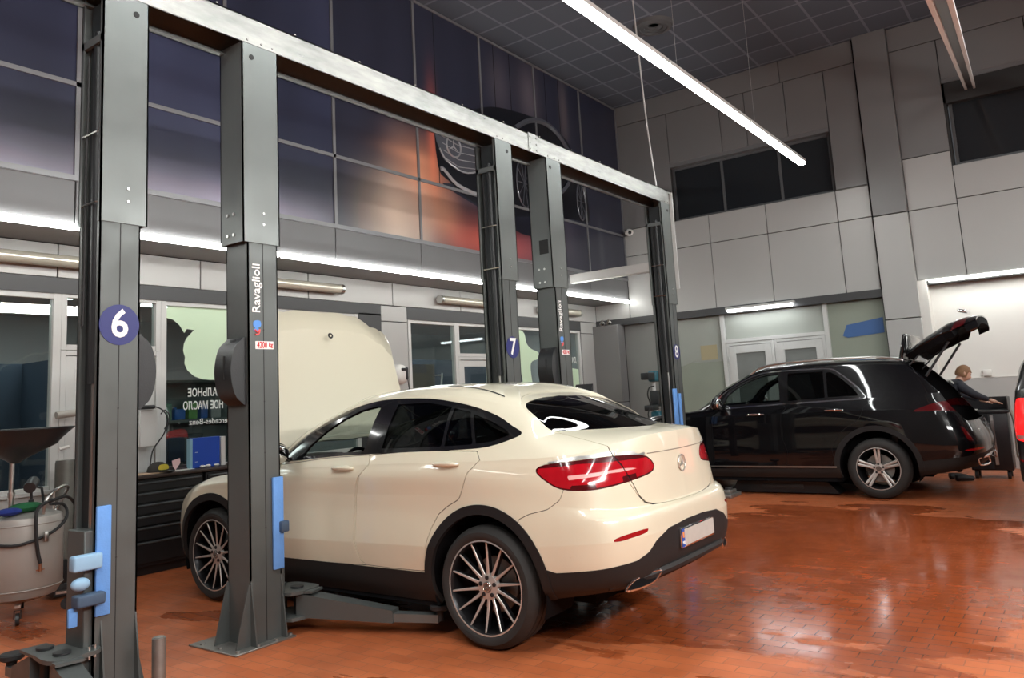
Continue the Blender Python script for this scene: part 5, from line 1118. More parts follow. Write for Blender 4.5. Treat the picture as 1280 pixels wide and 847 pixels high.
def lift_column(xa, side, label, number=None, brand=False, cover=True, foam=None, arms=(), carriage_z=.30, cutbox=False):
    """side -1: open towards -x, +1: open towards +x. xa..xa+.255 lower body"""
    t = empty('lift_column', (xa+.13, (YF+YR)/2, 0), label=label, cat='car lift', group=None)
    inv = Vector((-(xa+.13), -(YF+YR)/2, 0))
    def place(o):
        if o.type == 'MESH' and o.parent == t: o.data.transform(Matrix.Translation(inv))
        return o
    xb = xa+.25; T = .010; zt = 2.74
    op, cl = (xa, xb) if side < 0 else (xb, xa)
    c = MB()
    def prof(mb, xa, xb, yf, yr, z0, z1, lip=.035):
        op, cl = (xa, xb) if side < 0 else (xb, xa); s = side
        mb.box(xa, yf, z0, xb, yf+T, z1); mb.box(xa, yr-T, z0, xb, yr, z1)
        mb.box(min(cl, cl+s*T), yf, z0, max(cl, cl+s*T), yr, z1)
        a, b_ = sorted((op, op-s*T)); mb.box(a, yf, z0, b_, yf+lip, z1); mb.box(a, yr-lip, z0, b_, yr, z1)
    prof(c, xa, xb, YF, YR, 0.012, zt)
    column = place(c.obj('column', 'lift', t))
    xm = (xa+xb)/2
    s = MB(); s.box(xm-.0025, YF-.0015, .02, xm+.0025, YF+.001, zt)
    for z in (.75, 1.25, 1.6, 2.1): s.cyl((xm, YF-.002, z), (xm, YF, z), .005, n=8)
    place(s.obj('front_seam', 'seam', t))
    c = MB(); ca, cb_ = (xa-.006, xb+.04) if side < 0 else (xa-.04, xb+.02)
    prof(c, ca, cb_, YF-.008, YR+.008, zt-.02, 4.20, .03)
    if side < 0:
        for z in (3.86,): c.box(ca, YF, z, ca+.02, YR, z+.05)
    casing = place(c.obj('upper_casing', 'lift_up', t))
    b = MB()
    for x, z in ((ca+.17, 2.86), (ca+.17, 2.94)): bolt(b, (x, YF-.008, z), (0, -1, 0), .009, .006)
    if side > 0:
        for dy in (.06, .13):
            for z in (2.78, 2.93): bolt(b, (ca, YF+dy+.04, z), (-1, 0, 0), .012, .008)
    loose(place(b.obj('casing_bolts', 'steel', t)), 'casing_bolt')
    h = MB(); h.cyl((ca+.21 if side < 0 else ca+.08, YF-.012, 4.10), (ca+.21 if side < 0 else ca+.08, YF-.006, 4.10), .020, n=16)
    if cutbox: h.box(ca-.003, YF+.03, 3.10, ca+.002, YF+.15, 3.26)
    place(h.obj('casing_holes', 'seam', t))
    # base plate with anchors and gussets
    p = MB(); p.bbox(xa-.17, YF-.075, 0, xb+.06, YR+.20, .012, .003, 1); place(p.obj('base_plate', 'dullsteel', t))
    b = MB()
    for x, y in ((xa-.13, YF-.04), (xa+.02, YF-.045), (xa+.16, YF-.045), (xb+.04, YF-.03), (xa-.13, YF+.15), (xa-.13, YR+.1), (xb+.03, YR+.1)):
        bolt(b, (x, y, .012), (0, 0, 1), .016, .012)
    loose(place(b.obj('anchor_bolts', 'dullsteel', t)), 'anchor_bolt')
    g = MB()
    for x in (xa, xb-.01) if side > 0 else (xb-.01, xa+.04): g.prism([(0, .012), (-.06 if x != xa else -.06, .012), (0, .42)], .01, (x, YF, 0), (0, 1, 0), (0, 0, 1), (1, 0, 0))
    clx = xa if side > 0 else xb
    gh = .40 if side > 0 else .20
    for y in (YF+.001, YR-.012): g.prism([(0, .012), (-side*.11*gh/.4, .012), (-side*.012, gh), (0, gh)], .011, (clx, y, 0), (1, 0, 0), (0, 0, 1), (0, 1, 0))
    loose(place(g.obj('gussets', 'lift', t)), 'gusset')
    # inside: carriage guide, cylinder, rod, hose
    i = MB(); i.box(xa+.03, YF+.05, .05, xb-.03, YR-.045, 4.15); place(i.obj('carriage_guide', 'lift_dark', t))
    ox = op-side*.004
    cy = MB(); cy.cyl((ox-side*.03, YF+.11, 1.75), (ox-side*.03, YF+.11, 3.95), .032, n=16); place(cy.obj('hydraulic_cylinder', 'plastic', t))
    cy = MB(); cy.cyl((ox-side*.03, YF+.11, .9), (ox-side*.03, YF+.11, 1.75), .014, n=12); place(cy.obj('piston_rod', 'steel', t))
    cy = MB(); cy.tube(smooth_poly([(ox+side*.006, YF+.17, 3.8), (ox+side*.010, YF+.16, 3.4), (ox+side*.006, YF+.18, 3.0), (ox+side*.008, YF+.17, 2.6), (ox+side*.006, YF+.18, 2.1)], 4, False), .007, 6); place(cy.obj('hose', 'rubber', t))
    cy = MB()
    for z in (2.84, 3.28): cy.tube([(ox, YF+.02, z), (ox+side*.015, YF+.03, z), (ox+side*.015, YR-.04, z), (ox, YR-.03, z-.0)], .006, 6)
    loose(place(cy.obj('hose_clips', 'steel', t)), 'hose_clip')
    # carriage with arm brackets
    q = MB(); cx0, cx1 = sorted((op+side*.045, op-side*.10)); z0 = carriage_z
    q.bbox(cx0, YF+.02, z0-.08, cx1, YR-.03, z0+.62, .006, 1); cr = place(q.obj('carriage', 'lift', t))
    q = MB(); hx = op+side*.13
    for zz in (z0-.20, z0-.03): q.prism(smooth_poly([(-.10, -.19), (.13, -.20), (.16, -.05), (.12, .10), (-.06, .10), (-.11, 0)], 4), .022, (hx, (YF+YR)/2, zz), (1, 0, 0), (0, 1, 0), (0, 0, 1))
    q.box(cx0, YF+.04, z0-.2, cx1, YR-.05, z0-.05); place(q.obj('arm_bracket', 'lift', t))
    for (ex, ey, tele) in arms:
        sy = -1 if ey < YF else 1
        p0 = Vector((hx+side*.02, (YF+YR)/2+sy*.10, z0-.115)); p1 = Vector((ex, ey, .115)); d = (p1-p0); d.z = 0; Ln = d.length; d.normalize(); n = Vector((-d.y, d.x, 0)); up = Vector((0, 0, 1))
        a = MB(); zb = p0.z
        def beam(mb, s0, s1, w0, w1, z00, z01, z10, z11):
            vs = []
            for (s_, w, za, zb_) in ((s0, w0, z00, z01), (s1, w1, z10, z11)):
                c_ = p0+d*s_; c_.z = 0
                vs += [c_+n*w/2+up*za, c_-n*w/2+up*za, c_-n*w/2+up*zb_, c_+n*w/2+up*zb_]
            mb._add(vs, [(0, 1, 2, 3), (7, 6, 5, 4), (0, 4, 5, 1), (1, 5, 6, 2), (2, 6, 7, 3), (3, 7, 4, 0)])
        beam(a, .03, Ln*.70, .13, .10, zb-.075, zb+.085, .085, .165)
        beam(a, -.04, .16, .15, .14, zb+.085, zb+.10, zb+.085, zb+.10)
        arm = place(a.obj('arm', 'lift', t))
        a = MB(); beam(a, Ln*.62, Ln, .08, .07, .09, .145, .09, .14); o = a.obj('arm_extension', 'lift_up', arm); o.data.transform(Matrix.Translation(inv))
        a = MB(); a.cyl((p0.x, p0.y, zb-.10), (p0.x, p0.y, zb+.11), .026, n=16); a.cyl((p0.x, p0.y, zb+.11), (p0.x, p0.y, zb+.122), .045, n=16); o = a.obj('arm_pivot_pin', 'plastic', arm); o.data.transform(Matrix.Translation(inv))
        a = MB(); e = p1; a.cyl((e.x, e.y, .10), (e.x, e.y, .165), .028, n=16); a.lathe([(0, .165), (.05, .165), (.066, .175), (.068, .198), (.06, .205), (0, .205)], (e.x, e.y, 0), n=24); o = a.obj('lifting_pad', 'rubber', arm); o.data.transform(Matrix.Translation(inv))
    if cover:
        q = MB(); q.prism(smooth_poly([(0, -.20), (.05, -.205), (.10, -.14), (.125, 0), (.10, .14), (.05, .205), (0, .20)], 4), .19, (clx, YF+.025, 1.815), (-side, 0, 0), (0, 0, 1), (0, 1, 0))
        q.bbox(min(clx, clx-side*.05), YF+.07, 2.0, max(clx, clx-side*.05), YF+.15, 2.04, .008); cv = place(q.obj('pulley_cover', 'plastic', t))
        q = MB(); q.box(min(clx-side*.128, clx-side*.118), YF+.10, 1.76, max(clx-side*.128, clx-side*.118), YF+.108, 1.92); o = q.obj('cover_slot', 'seam', cv); o.data.transform(Matrix.Translation(inv))
    if number:
        q = MB(); q.cyl((xm, YF-.004, 2.095 if number == '6' else 2.03), (xm, YF-.001, 2.095 if number == '6' else 2.03), .122 if number == '6' else .11, n=40); sg = place(q.obj('number_sign', 'label_blue', t)); sg['label'] = 'round dark blue number sign %s' % number
        o = text_obj('number', number, .235, 'label_white', (xm, YF-.0055, 2.095 if number == '6' else 2.03), (1, 0, 0), (0, 0, 1), sg, .95, .0008, .004); o.data.transform(Matrix.Translation(inv))
    if brand:
        o = text_obj('brand_lettering', 'Ravaglioli', .092, 'label_white', (xa+.068, YF-.002, 2.395), (0, 0, 1), (-1, 0, 0), t, 1.03, .0008, .0012); place(o)
        q = MB(); q.prism(smooth_poly([(-.028, -.005), (-.03, .03), (0, .042), (.028, .035), (.03, .0), (0, -.012)], 3), .002, (xa+.07, YF-.003, 2.125)); q.prism(smooth_poly([(-.02, -.02), (0, 0), (.02, .0), (.022, -.02), (0, -.03)], 3), .002, (xa+.06, YF-.0035, 2.115)); place(q.obj('brand_emblem', 'deco_blue', t))
        q = MB(); q.tube(smooth_poly([(xa+.05, YF-.004, 2.10), (xa+.07, YF-.004, 2.085), (xa+.09, YF-.004, 2.10), (xa+.08, YF-.004, 2.07), (xa+.055, YF-.004, 2.065)], 3, False), .007, 5); place(q.obj('emblem_scroll', P('emblem_red', (.75, .12, .12), .5), t))
        q = MB(); q.box(xa+.055, YF-.003, 1.965, xa+.205, YF-.0005, 2.020); lb = place(q.obj('load_label', 'label_white', t))
        o = text_obj('load_lettering', '4200', .062, 'label_red', (xa+.110, YF-.0042, 1.992), (1, 0, 0), (0, 0, 1), lb, .68, .0006, .0012); o.data.transform(Matrix.Translation(inv))
        o = text_obj('load_unit', 'kg', .042, 'label_red', (xa+.182, YF-.0042, 1.996), (1, 0, 0), (0, 0, 1), lb, .9, .0006, .0012); o.data.transform(Matrix.Translation(inv))
    if foam:
        x0, x1, z0_, z1_ = foam
        q = MB(); q.bbox(x0, YF-.022, z0_, x1, YF-.001, z1_, .005, 2); place(q.obj('foam_pad', 'foam', t))
    return t
c6 = lift_column(2.297, -1, 'nearest dark grey lift post with a round blue sign reading 6', '6', foam=(2.300, 2.383, .45, 1.05), arms=((2.165, 5.33, 0), (1.95, 3.6, 0)))
c7a = lift_column(3.325, 1, 'dark grey lift post with vertical white lettering beside the front door of the white car', None, brand=True, foam=(3.50, 3.585, .46, 1.075), arms=((4.08, 3.66, 0), (4.15, 5.9, 0)))
c7b = lift_column(6.315, -1, 'dark grey lift post with the number 7 behind the white car', '7', cover=False, arms=((5.75, 3.7, 0), (5.7, 5.9, 0)))
c8a = lift_column(7.31, 1, 'dark grey lift post with vertical white lettering just right of the post with the 7', None, brand=True, cutbox=True, arms=((8.0, 3.7, 0), (8.1, 5.7, 0)))
c8b = lift_column(10.27, -1, 'dark grey lift post with the number 8 in front of the black car', '8', cover=False, foam=(10.14, 10.26, 1.0, 1.52), arms=((9.75, 3.95, 0), (9.7, 5.6, 0)))
def part_on(t, mb, name, mat, label=None):
    o = mb.obj(name, mat, t); o.data.transform(Matrix.Translation(-Vector(t.location)))
    if label: o['label'] = label
    return o
q = MB(); q.bbox(2.165, 4.60, .715, 2.325, 4.665, .80, .012, 3); part_on(c6, q, 'foam_block', 'foam_pale')
q = MB(); q.ball((2.215, 4.63, .645), .045, 10, (1.15, .8, .8)); part_on(c6, q, 'foam_knob', 'foam_pale')
q = MB(); q.bbox(2.18, 4.58, .525, 2.335, 4.665, .59, .012, 3); part_on(c6, q, 'worn_foam_block', 'foam_dirty')
q = MB(); q.bbox(2.165, 4.65, .42, 2.215, 4.67, .52, .006, 2); part_on(c6, q, 'small_foam_pad', 'foam')
q = MB(); q.cyl((2.60, 4.50, .0), (2.60, 4.50, .28), .038, n=20); q.cyl((2.60, 4.50, .28), (2.60, 4.50, .285), .030, n=20); part_on(c6, q, 'adapter_holder', 'dullsteel')
q = MB(); q.tube([(2.255, 4.60, .245), (2.255, 4.60, .31), (2.285, 4.60, .315), (2.285, 4.60, .25)], .008, 6); part_on(c6, q, 'locking_clip', 'steel')
q = MB(); q.bbox(3.545, 4.60, .70, 3.61, 4.66, .775, .008, 2); part_on(c7a, q, 'rubber_stop', 'foam_dirty')
q = MB(); q.bbox(10.30, 4.62, 1.0, 10.37, 4.648, 1.45, .008, 2); part_on(c8b, q, 'foam_pad', 'foam')
q = MB(); q.box(10.585, 4.60, 2.95, 10.60, 4.90, 4.38); part_on(c8b, q, 'end_plate', 'white_al')
# overhead beam
bt = empty('overhead_beam', (6.6, YF, 4.3), label='long worn galvanised steel beam running across the tops of all lift posts', cat='beam')
def bpart(mb, name, mat): return part_on(bt, mb, name, mat)
q = MB(); q.box(-2, YF-.012, 4.20, 10.70, YF, 4.405); q.box(-2, YF-.012, 4.395, 10.70, YR-.02, 4.405); bpart(q, 'front_web', 'galv')
q = MB(); q.box(-2, YR+.0, 4.16, 10.70, YR+.012, 4.40); q.box(-2, YR-.045, 4.16, 10.70, YR+.012, 4.172); bpart(q, 'rear_web', 'lift_up')
q = MB(); q.box(6.93, YF-.018, 4.195, 7.12, YF-.012, 4.41); bpart(q, 'splice_plate', 'galv')
q = MB()
for x in (6.96, 7.08):
    for z in (4.23, 4.30, 4.37): bolt(q, (x, YF-.018, z), (0, -1, 0), .009, .006)
for k in range(17): bolt(q, (-1+.68*k, YF-.012, 4.405), (0, 0, 1), .010, .012)
for x in (2.35, 2.5, 3.33, 3.45, 3.55, 6.35, 6.45, 7.31, 7.45, 7.55, 10.4, 10.5): bolt(q, (x, YF-.012, 4.225), (0, -1, 0), .009, .006)
loose(bpart(q, 'beam_bolts', 'dullsteel'), 'beam_bolt')
q = MB(); q.tube(smooth_poly([(10.35, 4.72, 4.40), (10.33, 4.75, 4.9), (10.30, 4.78, 5.6), (10.22, 4.80, CEIL)], 4, False), .012, 8); tag(q.obj('power_cable', 'white_al'), 'thin pale cable hanging from the ceiling to the end of the overhead beam', 'cable')
q = MB(); q.bbox(12.03, 5.30, 3.50, 12.17, W1, 3.66, .008, 1); tag(q.obj('wall_bracket_duct', 'white_al'), 'pale horizontal duct reaching from the mural wall towards the lift post with the 8', 'duct')

# ------------------------------------------------------------------ lamps
M['led'] = emit('led_tube', (.95, .99, .97), 37.)
M['led_soft'] = emit('led_strip', (.97, .99, .95), 23.)
M['led_cool'] = emit('led_cool', (.93, .97, 1.), 17.)
def led_fixture(x0, x1, y, z, label, group=None, w=.11, mat='led', body='white_al'):
    t = empty('led_tube_lamp', ((x0+x1)/2, y, z), label=label, cat='lamp', group=group)
    q = MB(); q.box(x0, y-w/2, z, x1, y+w/2, z+.05); part_on(t, q, 'housing', body)
    q = MB(); q.bbox(x0+.02, y-w/2+.004, z-.045, x1-.02, y+w/2-.004, z, .02, 3); part_on(t, q, 'diffuser', mat)
    q = MB()
    for x in (x0+.3,): q.cyl((x, y, z+.05), (x, y, CEIL), .0014, n=5)
    loose(part_on(t, q, 'suspension_wires', 'white_al'), 'suspension_wire')
    return t
SEG = 2.6
for k in range(6):
    x1 = 12.9-SEG*k
    led_fixture(x1-SEG+.02, x1-.02, 3.29, 5.03, ['farthest bright tube of the suspended row, its end near the dark high window', 'middle bright tube of the suspended row', 'nearest visible bright tube of the suspended row, cut by the top edge'][k] if k < 3 else 'bright suspended tube lamp of the row above the frame', 'suspended row of bright tube lamps')
for (yy, xs_) in ((-1.6, (-3.6, -.8, 2.0, 4.8, 7.6, 10.4)), (-5.6, (-2, 2, 6, 10))):
    for x in xs_: led_fixture(x, x+SEG, yy, 5.03, 'bright suspended tube lamp of a row outside the picture', 'suspended tube lamps of the rows outside the picture')
for x0, x1, lb in ((-4.5, 2.50, 'continuing behind the post with the 6'), (2.54, 5.64, 'between the two nearest posts'), (5.68, 14.22, 'running right to the corner of the hall')):
    q = MB(); q.bbox(x0, W1-.045, 3.268, x1, W1+.005, 3.328, .012, 2); tag(q.obj('led_strip_lamp', 'led_soft'), 'light strip under the mural, '+lb, 'lamp', 'light strips along the overhang')
def tube_fixture(x0, x1, label):
    t = empty('fluorescent_lamp', ((x0+x1)/2, 8.03, 3.11), label=label, cat='lamp', group='switched-off tubular lamps under the overhang')
    q = MB(); q.cyl((x0+.05, 8.04, 3.11), (x1-.05, 8.04, 3.11), .062, n=20); part_on(t, q, 'tube_cover', P('tube_cover_clear', (.60, .57, .48), .18, .35, var=.1, vscale=10))
    q = MB(); q.cyl((x0, 8.04, 3.11), (x0+.05, 8.04, 3.11), .068, n=20); q.cyl((x1-.05, 8.04, 3.11), (x1, 8.04, 3.11), .068, n=20); q.box(x0+.2, 8.06, 3.08, x0+.26, 8.13, 3.14); q.box(x1-.26, 8.06, 3.08, x1-.2, 8.13, 3.14); loose(part_on(t, q, 'end_caps', 'steel'), 'end_cap')
tube_fixture(2.2, 3.9, 'tubular lamp with silver ends at the far left above the window')
tube_fixture(5.75, 7.25, 'tubular lamp with silver ends above the raised bonnet')
tube_fixture(9.25, 10.75, 'yellowed tubular lamp above the office window, left of the post with the 7')
tube_fixture(12.05, 13.5, 'tubular lamp with silver ends near the corner, left of the post with the 8')
# lamp over the double door, niche light
t = empty('led_batten_lamp', (14.15, 4.6, 2.9), label='bright batten lamp above the frosted double door', cat='lamp')
q = MB(); q.bbox(14.12, 4.02, 2.905, 14.24, 5.28, 2.95, .01, 2); part_on(t, q, 'housing', 'white_al')
q = MB(); q.bbox(14.125, 4.05, 2.86, 14.235, 5.25, 2.905, .018, 3); part_on(t, q, 'diffuser', 'led_cool')
for y0, y1, lb in ((-1.1, 1.87, 'nearest the pier'), (-4.2, -1.2, 'outside the picture')):
    t = empty('niche_lamp', (BX+.02, (y0+y1)/2, 3.0), label='long bright lamp at the top of the white niche, '+lb, cat='lamp')
    q = MB(); q.box(BX-.10, y0, 3.035, BX-.02, y1, 3.05); part_on(t, q, 'housing', 'white_al'); q = MB(); q.bbox(BX-.095, y0, 2.985, BX-.025, y1, 3.032, .012, 2); part_on(t, q, 'diffuser', 'led_soft')
q = MB(); q.lathe([(.0, 0), (.08, 0), (.085, -.02), (.15, -.03), (.155, -.05), (.22, -.045), (.225, -.065), (.30, -.05), (.33, 0)], (11.35, 5.0, CEIL-.0), n=40); tag(q.obj('air_diffuser', P('vent_grey', (.10, .105, .11), .5)), 'round ringed air diffuser in the dark ceiling', 'vent')
def unlit_rail():
    a, b_ = Vector((14.12, .92, 6.03)), Vector((4.6, .42, 3.80)); d = (b_-a).normalized(); u = d.cross(Vector((0, 0, 1))).normalized(); w = u.cross(d)
    t = empty('door_rail', tuple((a+b_)/2), label='long unlit grey channel rail sloping down from above the high right window', cat='rail')
    for (nm, mt, e0, e1, h0, h1) in (('left_flange', 'white_al', -.075, -.04, -.05, .03), ('right_flange', 'white_al', .04, .075, -.05, .03), ('channel', 'frame_dark', -.045, .045, -.01, .03)):
        q = MB(); vs = [p+u*e+w*h for p in (a, b_) for (e, h) in ((e0, h0), (e1, h0), (e1, h1), (e0, h1))]
        q._add(vs, [(0, 1, 2, 3), (7, 6, 5, 4), (0, 4, 5, 1), (1, 5, 6, 2), (2, 6, 7, 3), (3, 7, 4, 0)]); part_on(t, q, nm, mt)
unlit_rail()
# ------------------------------------------------------------------ small things
def T(name, f, mat, label, cat, group=None):
    q = MB(); f(q); return tag(q.obj(name, mat), label, cat, group)
M['cab_black'] = P('cabinet_black', (.016, .017, .019), .35, .1)
M['cab_trim'] = P('cabinet_handle_grey', (.10, .11, .115), .35, .5)
def cabinet(x0, x1, label, n=6):
    t = empty('tool_cabinet', ((x0+x1)/2, 7.9, 0), label=label, cat='cabinet', group=None)
    q = MB(); q.bbox(x0, 7.70, .08, x1, 8.10, .925, .006, 1); q.box(x0+.03, 7.74, 0, x1-.03, 8.08, .08); part_on(t, q, 'carcass', 'cab_black')
    zs = [.11+.0, .33, .47, .58, .69, .80, .905]
    for a, b_ in zip(zs[:-1], zs[1:]):
        q = MB(); q.bbox(x0+.02, 7.682, a+.006, x1-.02, 7.70, b_-.006, .004, 1); d = part_on(t, q, 'drawer', 'cab_black')
        q = MB(); q.bbox(x0+.03, 7.668, b_-.028, x1-.03, 7.684, b_-.010, .005, 2); h = q.obj('drawer_handle', 'cab_trim', d); h.data.transform(Matrix.Translation(-Vector(t.location)))
    return t
cabinet(4.02, 4.93, 'black drawer cabinet between the post with the 6 and the white car bonnet')
cabinet(4.96, 5.87, 'black drawer cabinet behind the front of the white car')
cabinet(5.90, 6.81, 'black drawer cabinet hidden behind the raised bonnet')
T('worktop', lambda q: q.bbox(3.98, 7.66, .93, 6.85, 8.12, .965, .006, 2), P('worktop_dark', (.045, .030, .024), .4, var=.2, vscale=6), 'dark brown worktop lying across the black drawer cabinets', 'worktop')
T('wooden_board', lambda q: q.bbox(4.22, 7.70, .966, 4.55, 7.95, .974, .002), P('pale_wood', (.45, .30, .2), .5), 'pale wooden board at the left end of the worktop', 'board')
t = empty('baseball_cap', (4.50, 7.80, .975), label='dark cap with a yellow front lying on the worktop', cat='cap')
q = MB(); q.lathe([(.0, .10), (.05, .093), (.09, .06), (.105, .02), (.105, 0)], (4.50, 7.83, .975), n=24); part_on(t, q, 'crown', P('cap_dark', (.03, .028, .025), .8))
q = MB(); q.prism(smooth_poly([(-.09, 0), (-.07, -.08), (.0, -.12), (.07, -.08), (.09, 0)], 4), .006, (4.53, 7.76, .978), (1, 0, 0), (0, 1, 0), (0, 0, 1)); part_on(t, q, 'brim', 'black')
q = MB(); q.prism(smooth_poly([(-.05, 0), (.05, 0), (.04, .045), (-.04, .045)], 3), .004, (4.50, 7.722, 1.0)); part_on(t, q, 'front_patch', P('cap_yellow', (.6, .5, .05), .7))
def binder(x0, x1, mat, label):
    t = empty('ring_binder', ((x0+x1)/2, 7.88, .966), label=label, cat='binder')
    q = MB(); q.bbox(x0, 7.75, .966, x1, 7.755, 1.29, .002, 1); q.box(x0, 7.755, .966, x0+.004, 8.03, 1.29); q.bbox(x0, 8.028, .966, x1, 8.033, 1.29, .002, 1); part_on(t, q, 'cover', mat)
    q = MB(); q.box(x0+.01, 7.758, .972, x1-.01, 8.02, 1.275); part_on(t, q, 'pages', 'white_paint')
t = empty('ring_binder', (5.0, 7.88, .966), label='upright blue ring binder on the worktop, left of the white folder', cat='binder')
q = MB(); q.bbox(4.87, 7.80, .966, 5.20, 7.87, 1.285, .004, 1); part_on(t, q, 'cover', P('binder_blue', (.01, .07, .45), .35))
q = MB(); q.box(4.845, 7.802, .970, 4.872, 7.868, 1.28); part_on(t, q, 'spine_label', P('binder_spine', (.25, .45, .55), .5))
q = MB(); q.box(4.90, 7.797, 1.13, 4.93, 7.8, 1.135); q.box(4.90, 7.797, 1.03, 4.93, 7.8, 1.035); part_on(t, q, 'cover_marks', 'white_paint')
T('white_folder', lambda q: q.bbox(5.215, 7.80, .966, 5.27, 7.98, 1.28, .004, 1), 'white_paint', 'upright white folder on the worktop, right of the blue binder', 'folder')
T('paper_sheet', lambda q: (q.box(4.60, 7.74, .966, 4.86, 7.92, .970, Matrix.Rotation(.15, 3, 'Z'))), 'white_paint', 'white paper sheet lying on the worktop beside the cap', 'paper')
T('pink_card', lambda q: q.prism([(-.045, .09), (.045, .11), (.05, .06), (-.005, -.01), (-.035, .03)], .004, (4.70, 7.83, .98)), P('pink_card', (.75, .50, .50), .6), 'small pink folded card standing on the worktop', 'card')
T('tool_tray', lambda q: (q.bbox(4.62, 7.93, .966, 5.3, 8.08, 1.005, .008), q.bbox(4.72, 7.86, .966, 5.0, 7.9, .99, .008)), P('dark_tools', (.04, .03, .035), .5, var=.4, vscale=30), 'dark tool tray at the back of the worktop', 'tray')
for i, (x, y) in enumerate(((4.95, 7.74), (5.03, 7.76), (5.12, 7.74))):
    T('crumpled_tissue', lambda q, x=x, y=y: q.ball((x, y, .982), .022, 6, (1.5, 1, .7)), 'white_paint', ['leftmost', 'middle', 'rightmost'][i]+' of three small white crumpled tissues on the worktop', 'tissue', 'white tissues on the worktop')
# switch box, cable on the door jamb
t = empty('switch_box', (4.47, 8.0, 1.4), label='grey box with a black handle fixed beside the post with the 6', cat='box')
q = MB(); q.bbox(4.37, 7.95, 1.23, 4.56, 8.06, 1.61, .008, 1); part_on(t, q, 'housing', 'white_al')
q = MB(); q.bbox(4.36, 7.90, 1.615, 4.52, 8.0, 1.66, .02, 2); part_on(t, q, 'grip', 'plastic')
q = MB(); q.tube(smooth_poly([(4.52, 7.93, 1.64), (4.60, 7.92, 1.60), (4.66, 7.92, 1.50), (4.62, 7.92, 1.36), (4.56, 7.92, 1.28), (4.48, 7.90, 1.18), (4.44, 7.88, 1.0)], 5, False), .007, 6); q.tube(smooth_poly([(4.58, 7.92, 1.56), (4.63, 7.92, 1.60), (4.68, 7.92, 1.52), (4.62, 7.92, 1.40)], 4, False), .006, 6); part_on(t, q, 'cable', 'rubber')
# waste oil drainer
t = empty('oil_drainer', (2.98, 7.22, 0), label='grey oil drainer tank on castors with a black funnel tray at the left edge', cat='oil drainer')
cx_, cy_ = 2.98, 7.22
q = MB(); q.lathe([(0, .13), (.16, .135), (.26, .17), (.30, .24), (.30, .74), (.285, .79), (.20, .82), (0, .83)], (cx_, cy_, 0), n=48)
for z in (.24, .74): q.lathe([(.303, z-.006), (.306, z), (.303, z+.006)], (cx_, cy_, 0), n=48)
part_on(t, q, 'tank', P('tank_grey', (.42, .40, .37), .38, .15, var=.12, vscale=6, dirt=(.5, (.12, .09, .06), .5)))
q = MB()
for k in range(4):
    a = PI/4+k*PI/2+.35; d = Vector((math.cos(a), math.sin(a), 0)); p = Vector((cx_, cy_, 0))+d*.30
    q.box(p.x-.05, p.y-.02, .13, p.x+.05, p.y+.02, .15, Matrix.Rotation(a, 3, 'Z'))
part_on(t, q, 'castor_brackets', 'steel')
for k in range(4):
    a = PI/4+k*PI/2+.35; d = Vector((math.cos(a), math.sin(a), 0)); p = Vector((cx_, cy_, 0))+d*.33; n = Vector((-d.y, d.x, 0))
    q = MB(); q.cyl(p+n*-.014+Vector((0, 0, .045)), p+n*.014+Vector((0, 0, .045)), .045, n=20); q.tube([p+n*.022+Vector((0, 0, .045)), p+n*.022+Vector((0, 0, .11)), p-n*.022+Vector((0, 0, .11)), p-n*.022+Vector((0, 0, .045))], .005, 6); part_on(t, q, 'castor', 'plastic')
q = MB(); q.cyl((cx_-.10, cy_-.02, .8), (cx_-.10, cy_-.02, 1.28), .020, n=14); q.cyl((cx_-.10, cy_-.02, .95), (cx_-.10, cy_-.02, .99), .028, n=14); part_on(t, q, 'pole', 'steel')
q = MB(); q.lathe([(.03, 1.22), (.07, 1.25), (.30, 1.36), (.33, 1.40), (.41, 1.475), (.43, 1.49), (.43, 1.50), (.41, 1.495), (.33, 1.42), (.29, 1.38), (.06, 1.27), (0, 1.27)], (cx_-.08, cy_-.02, 0), n=48); part_on(t, q, 'funnel_tray', 'plastic')
q = MB(); q.tube(smooth_poly([(cx_+.05, cy_-.24, .80), (cx_+.07, cy_-.27, .93), (cx_+.20, cy_-.20, 1.0), (cx_+.33, cy_-.05, .98), (cx_+.30, cy_+.02, .86), (cx_+.25, cy_+.02, .78)], 4, False), .013, 8); part_on(t, q, 'push_handle', 'steel')
q = MB(); q.tube(smooth_poly([(cx_+.12, cy_-.24, .91), (cx_-.02, cy_-.32, .86), (cx_-.04, cy_-.34, .70), (cx_-.02, cy_-.34, .52), (cx_+.0, cy_-.34, .44)], 5, False), .014, 8)
q.tube(smooth_poly([(cx_+.10, cy_-.25, .90), (cx_+.34, cy_-.02, .90), (cx_+.48, cy_+.10, .78), (cx_+.56, cy_+.15, .58)], 5, False), .013, 8)
q.tube(smooth_poly([(cx_-.30, cy_-.12, .62), (cx_-.15, cy_-.30, .60), (cx_+.1, cy_-.30, .66), (cx_+.27, cy_-.17, .75), (cx_+.30, cy_-.05, .84), (cx_+.1, cy_-.26, .88)], 5, False), .012, 8); part_on(t, q, 'suction_hoses', 'rubber')
q = MB(); q.cyl((cx_, cy_-.34, .46), (cx_, cy_-.34, .38), .012, n=10); q.tube([(cx_-.03, cy_-.34, .39), (cx_+.03, cy_-.34, .39)], .005, 6); part_on(t, q, 'hose_coupling', P('brass', (.5, .25, .15), .35, .9))
q = MB(); q.bbox(cx_+.02, cy_-.36, .60, cx_+.05, cy_-.33, .68, .005); part_on(t, q, 'valve', 'steel')
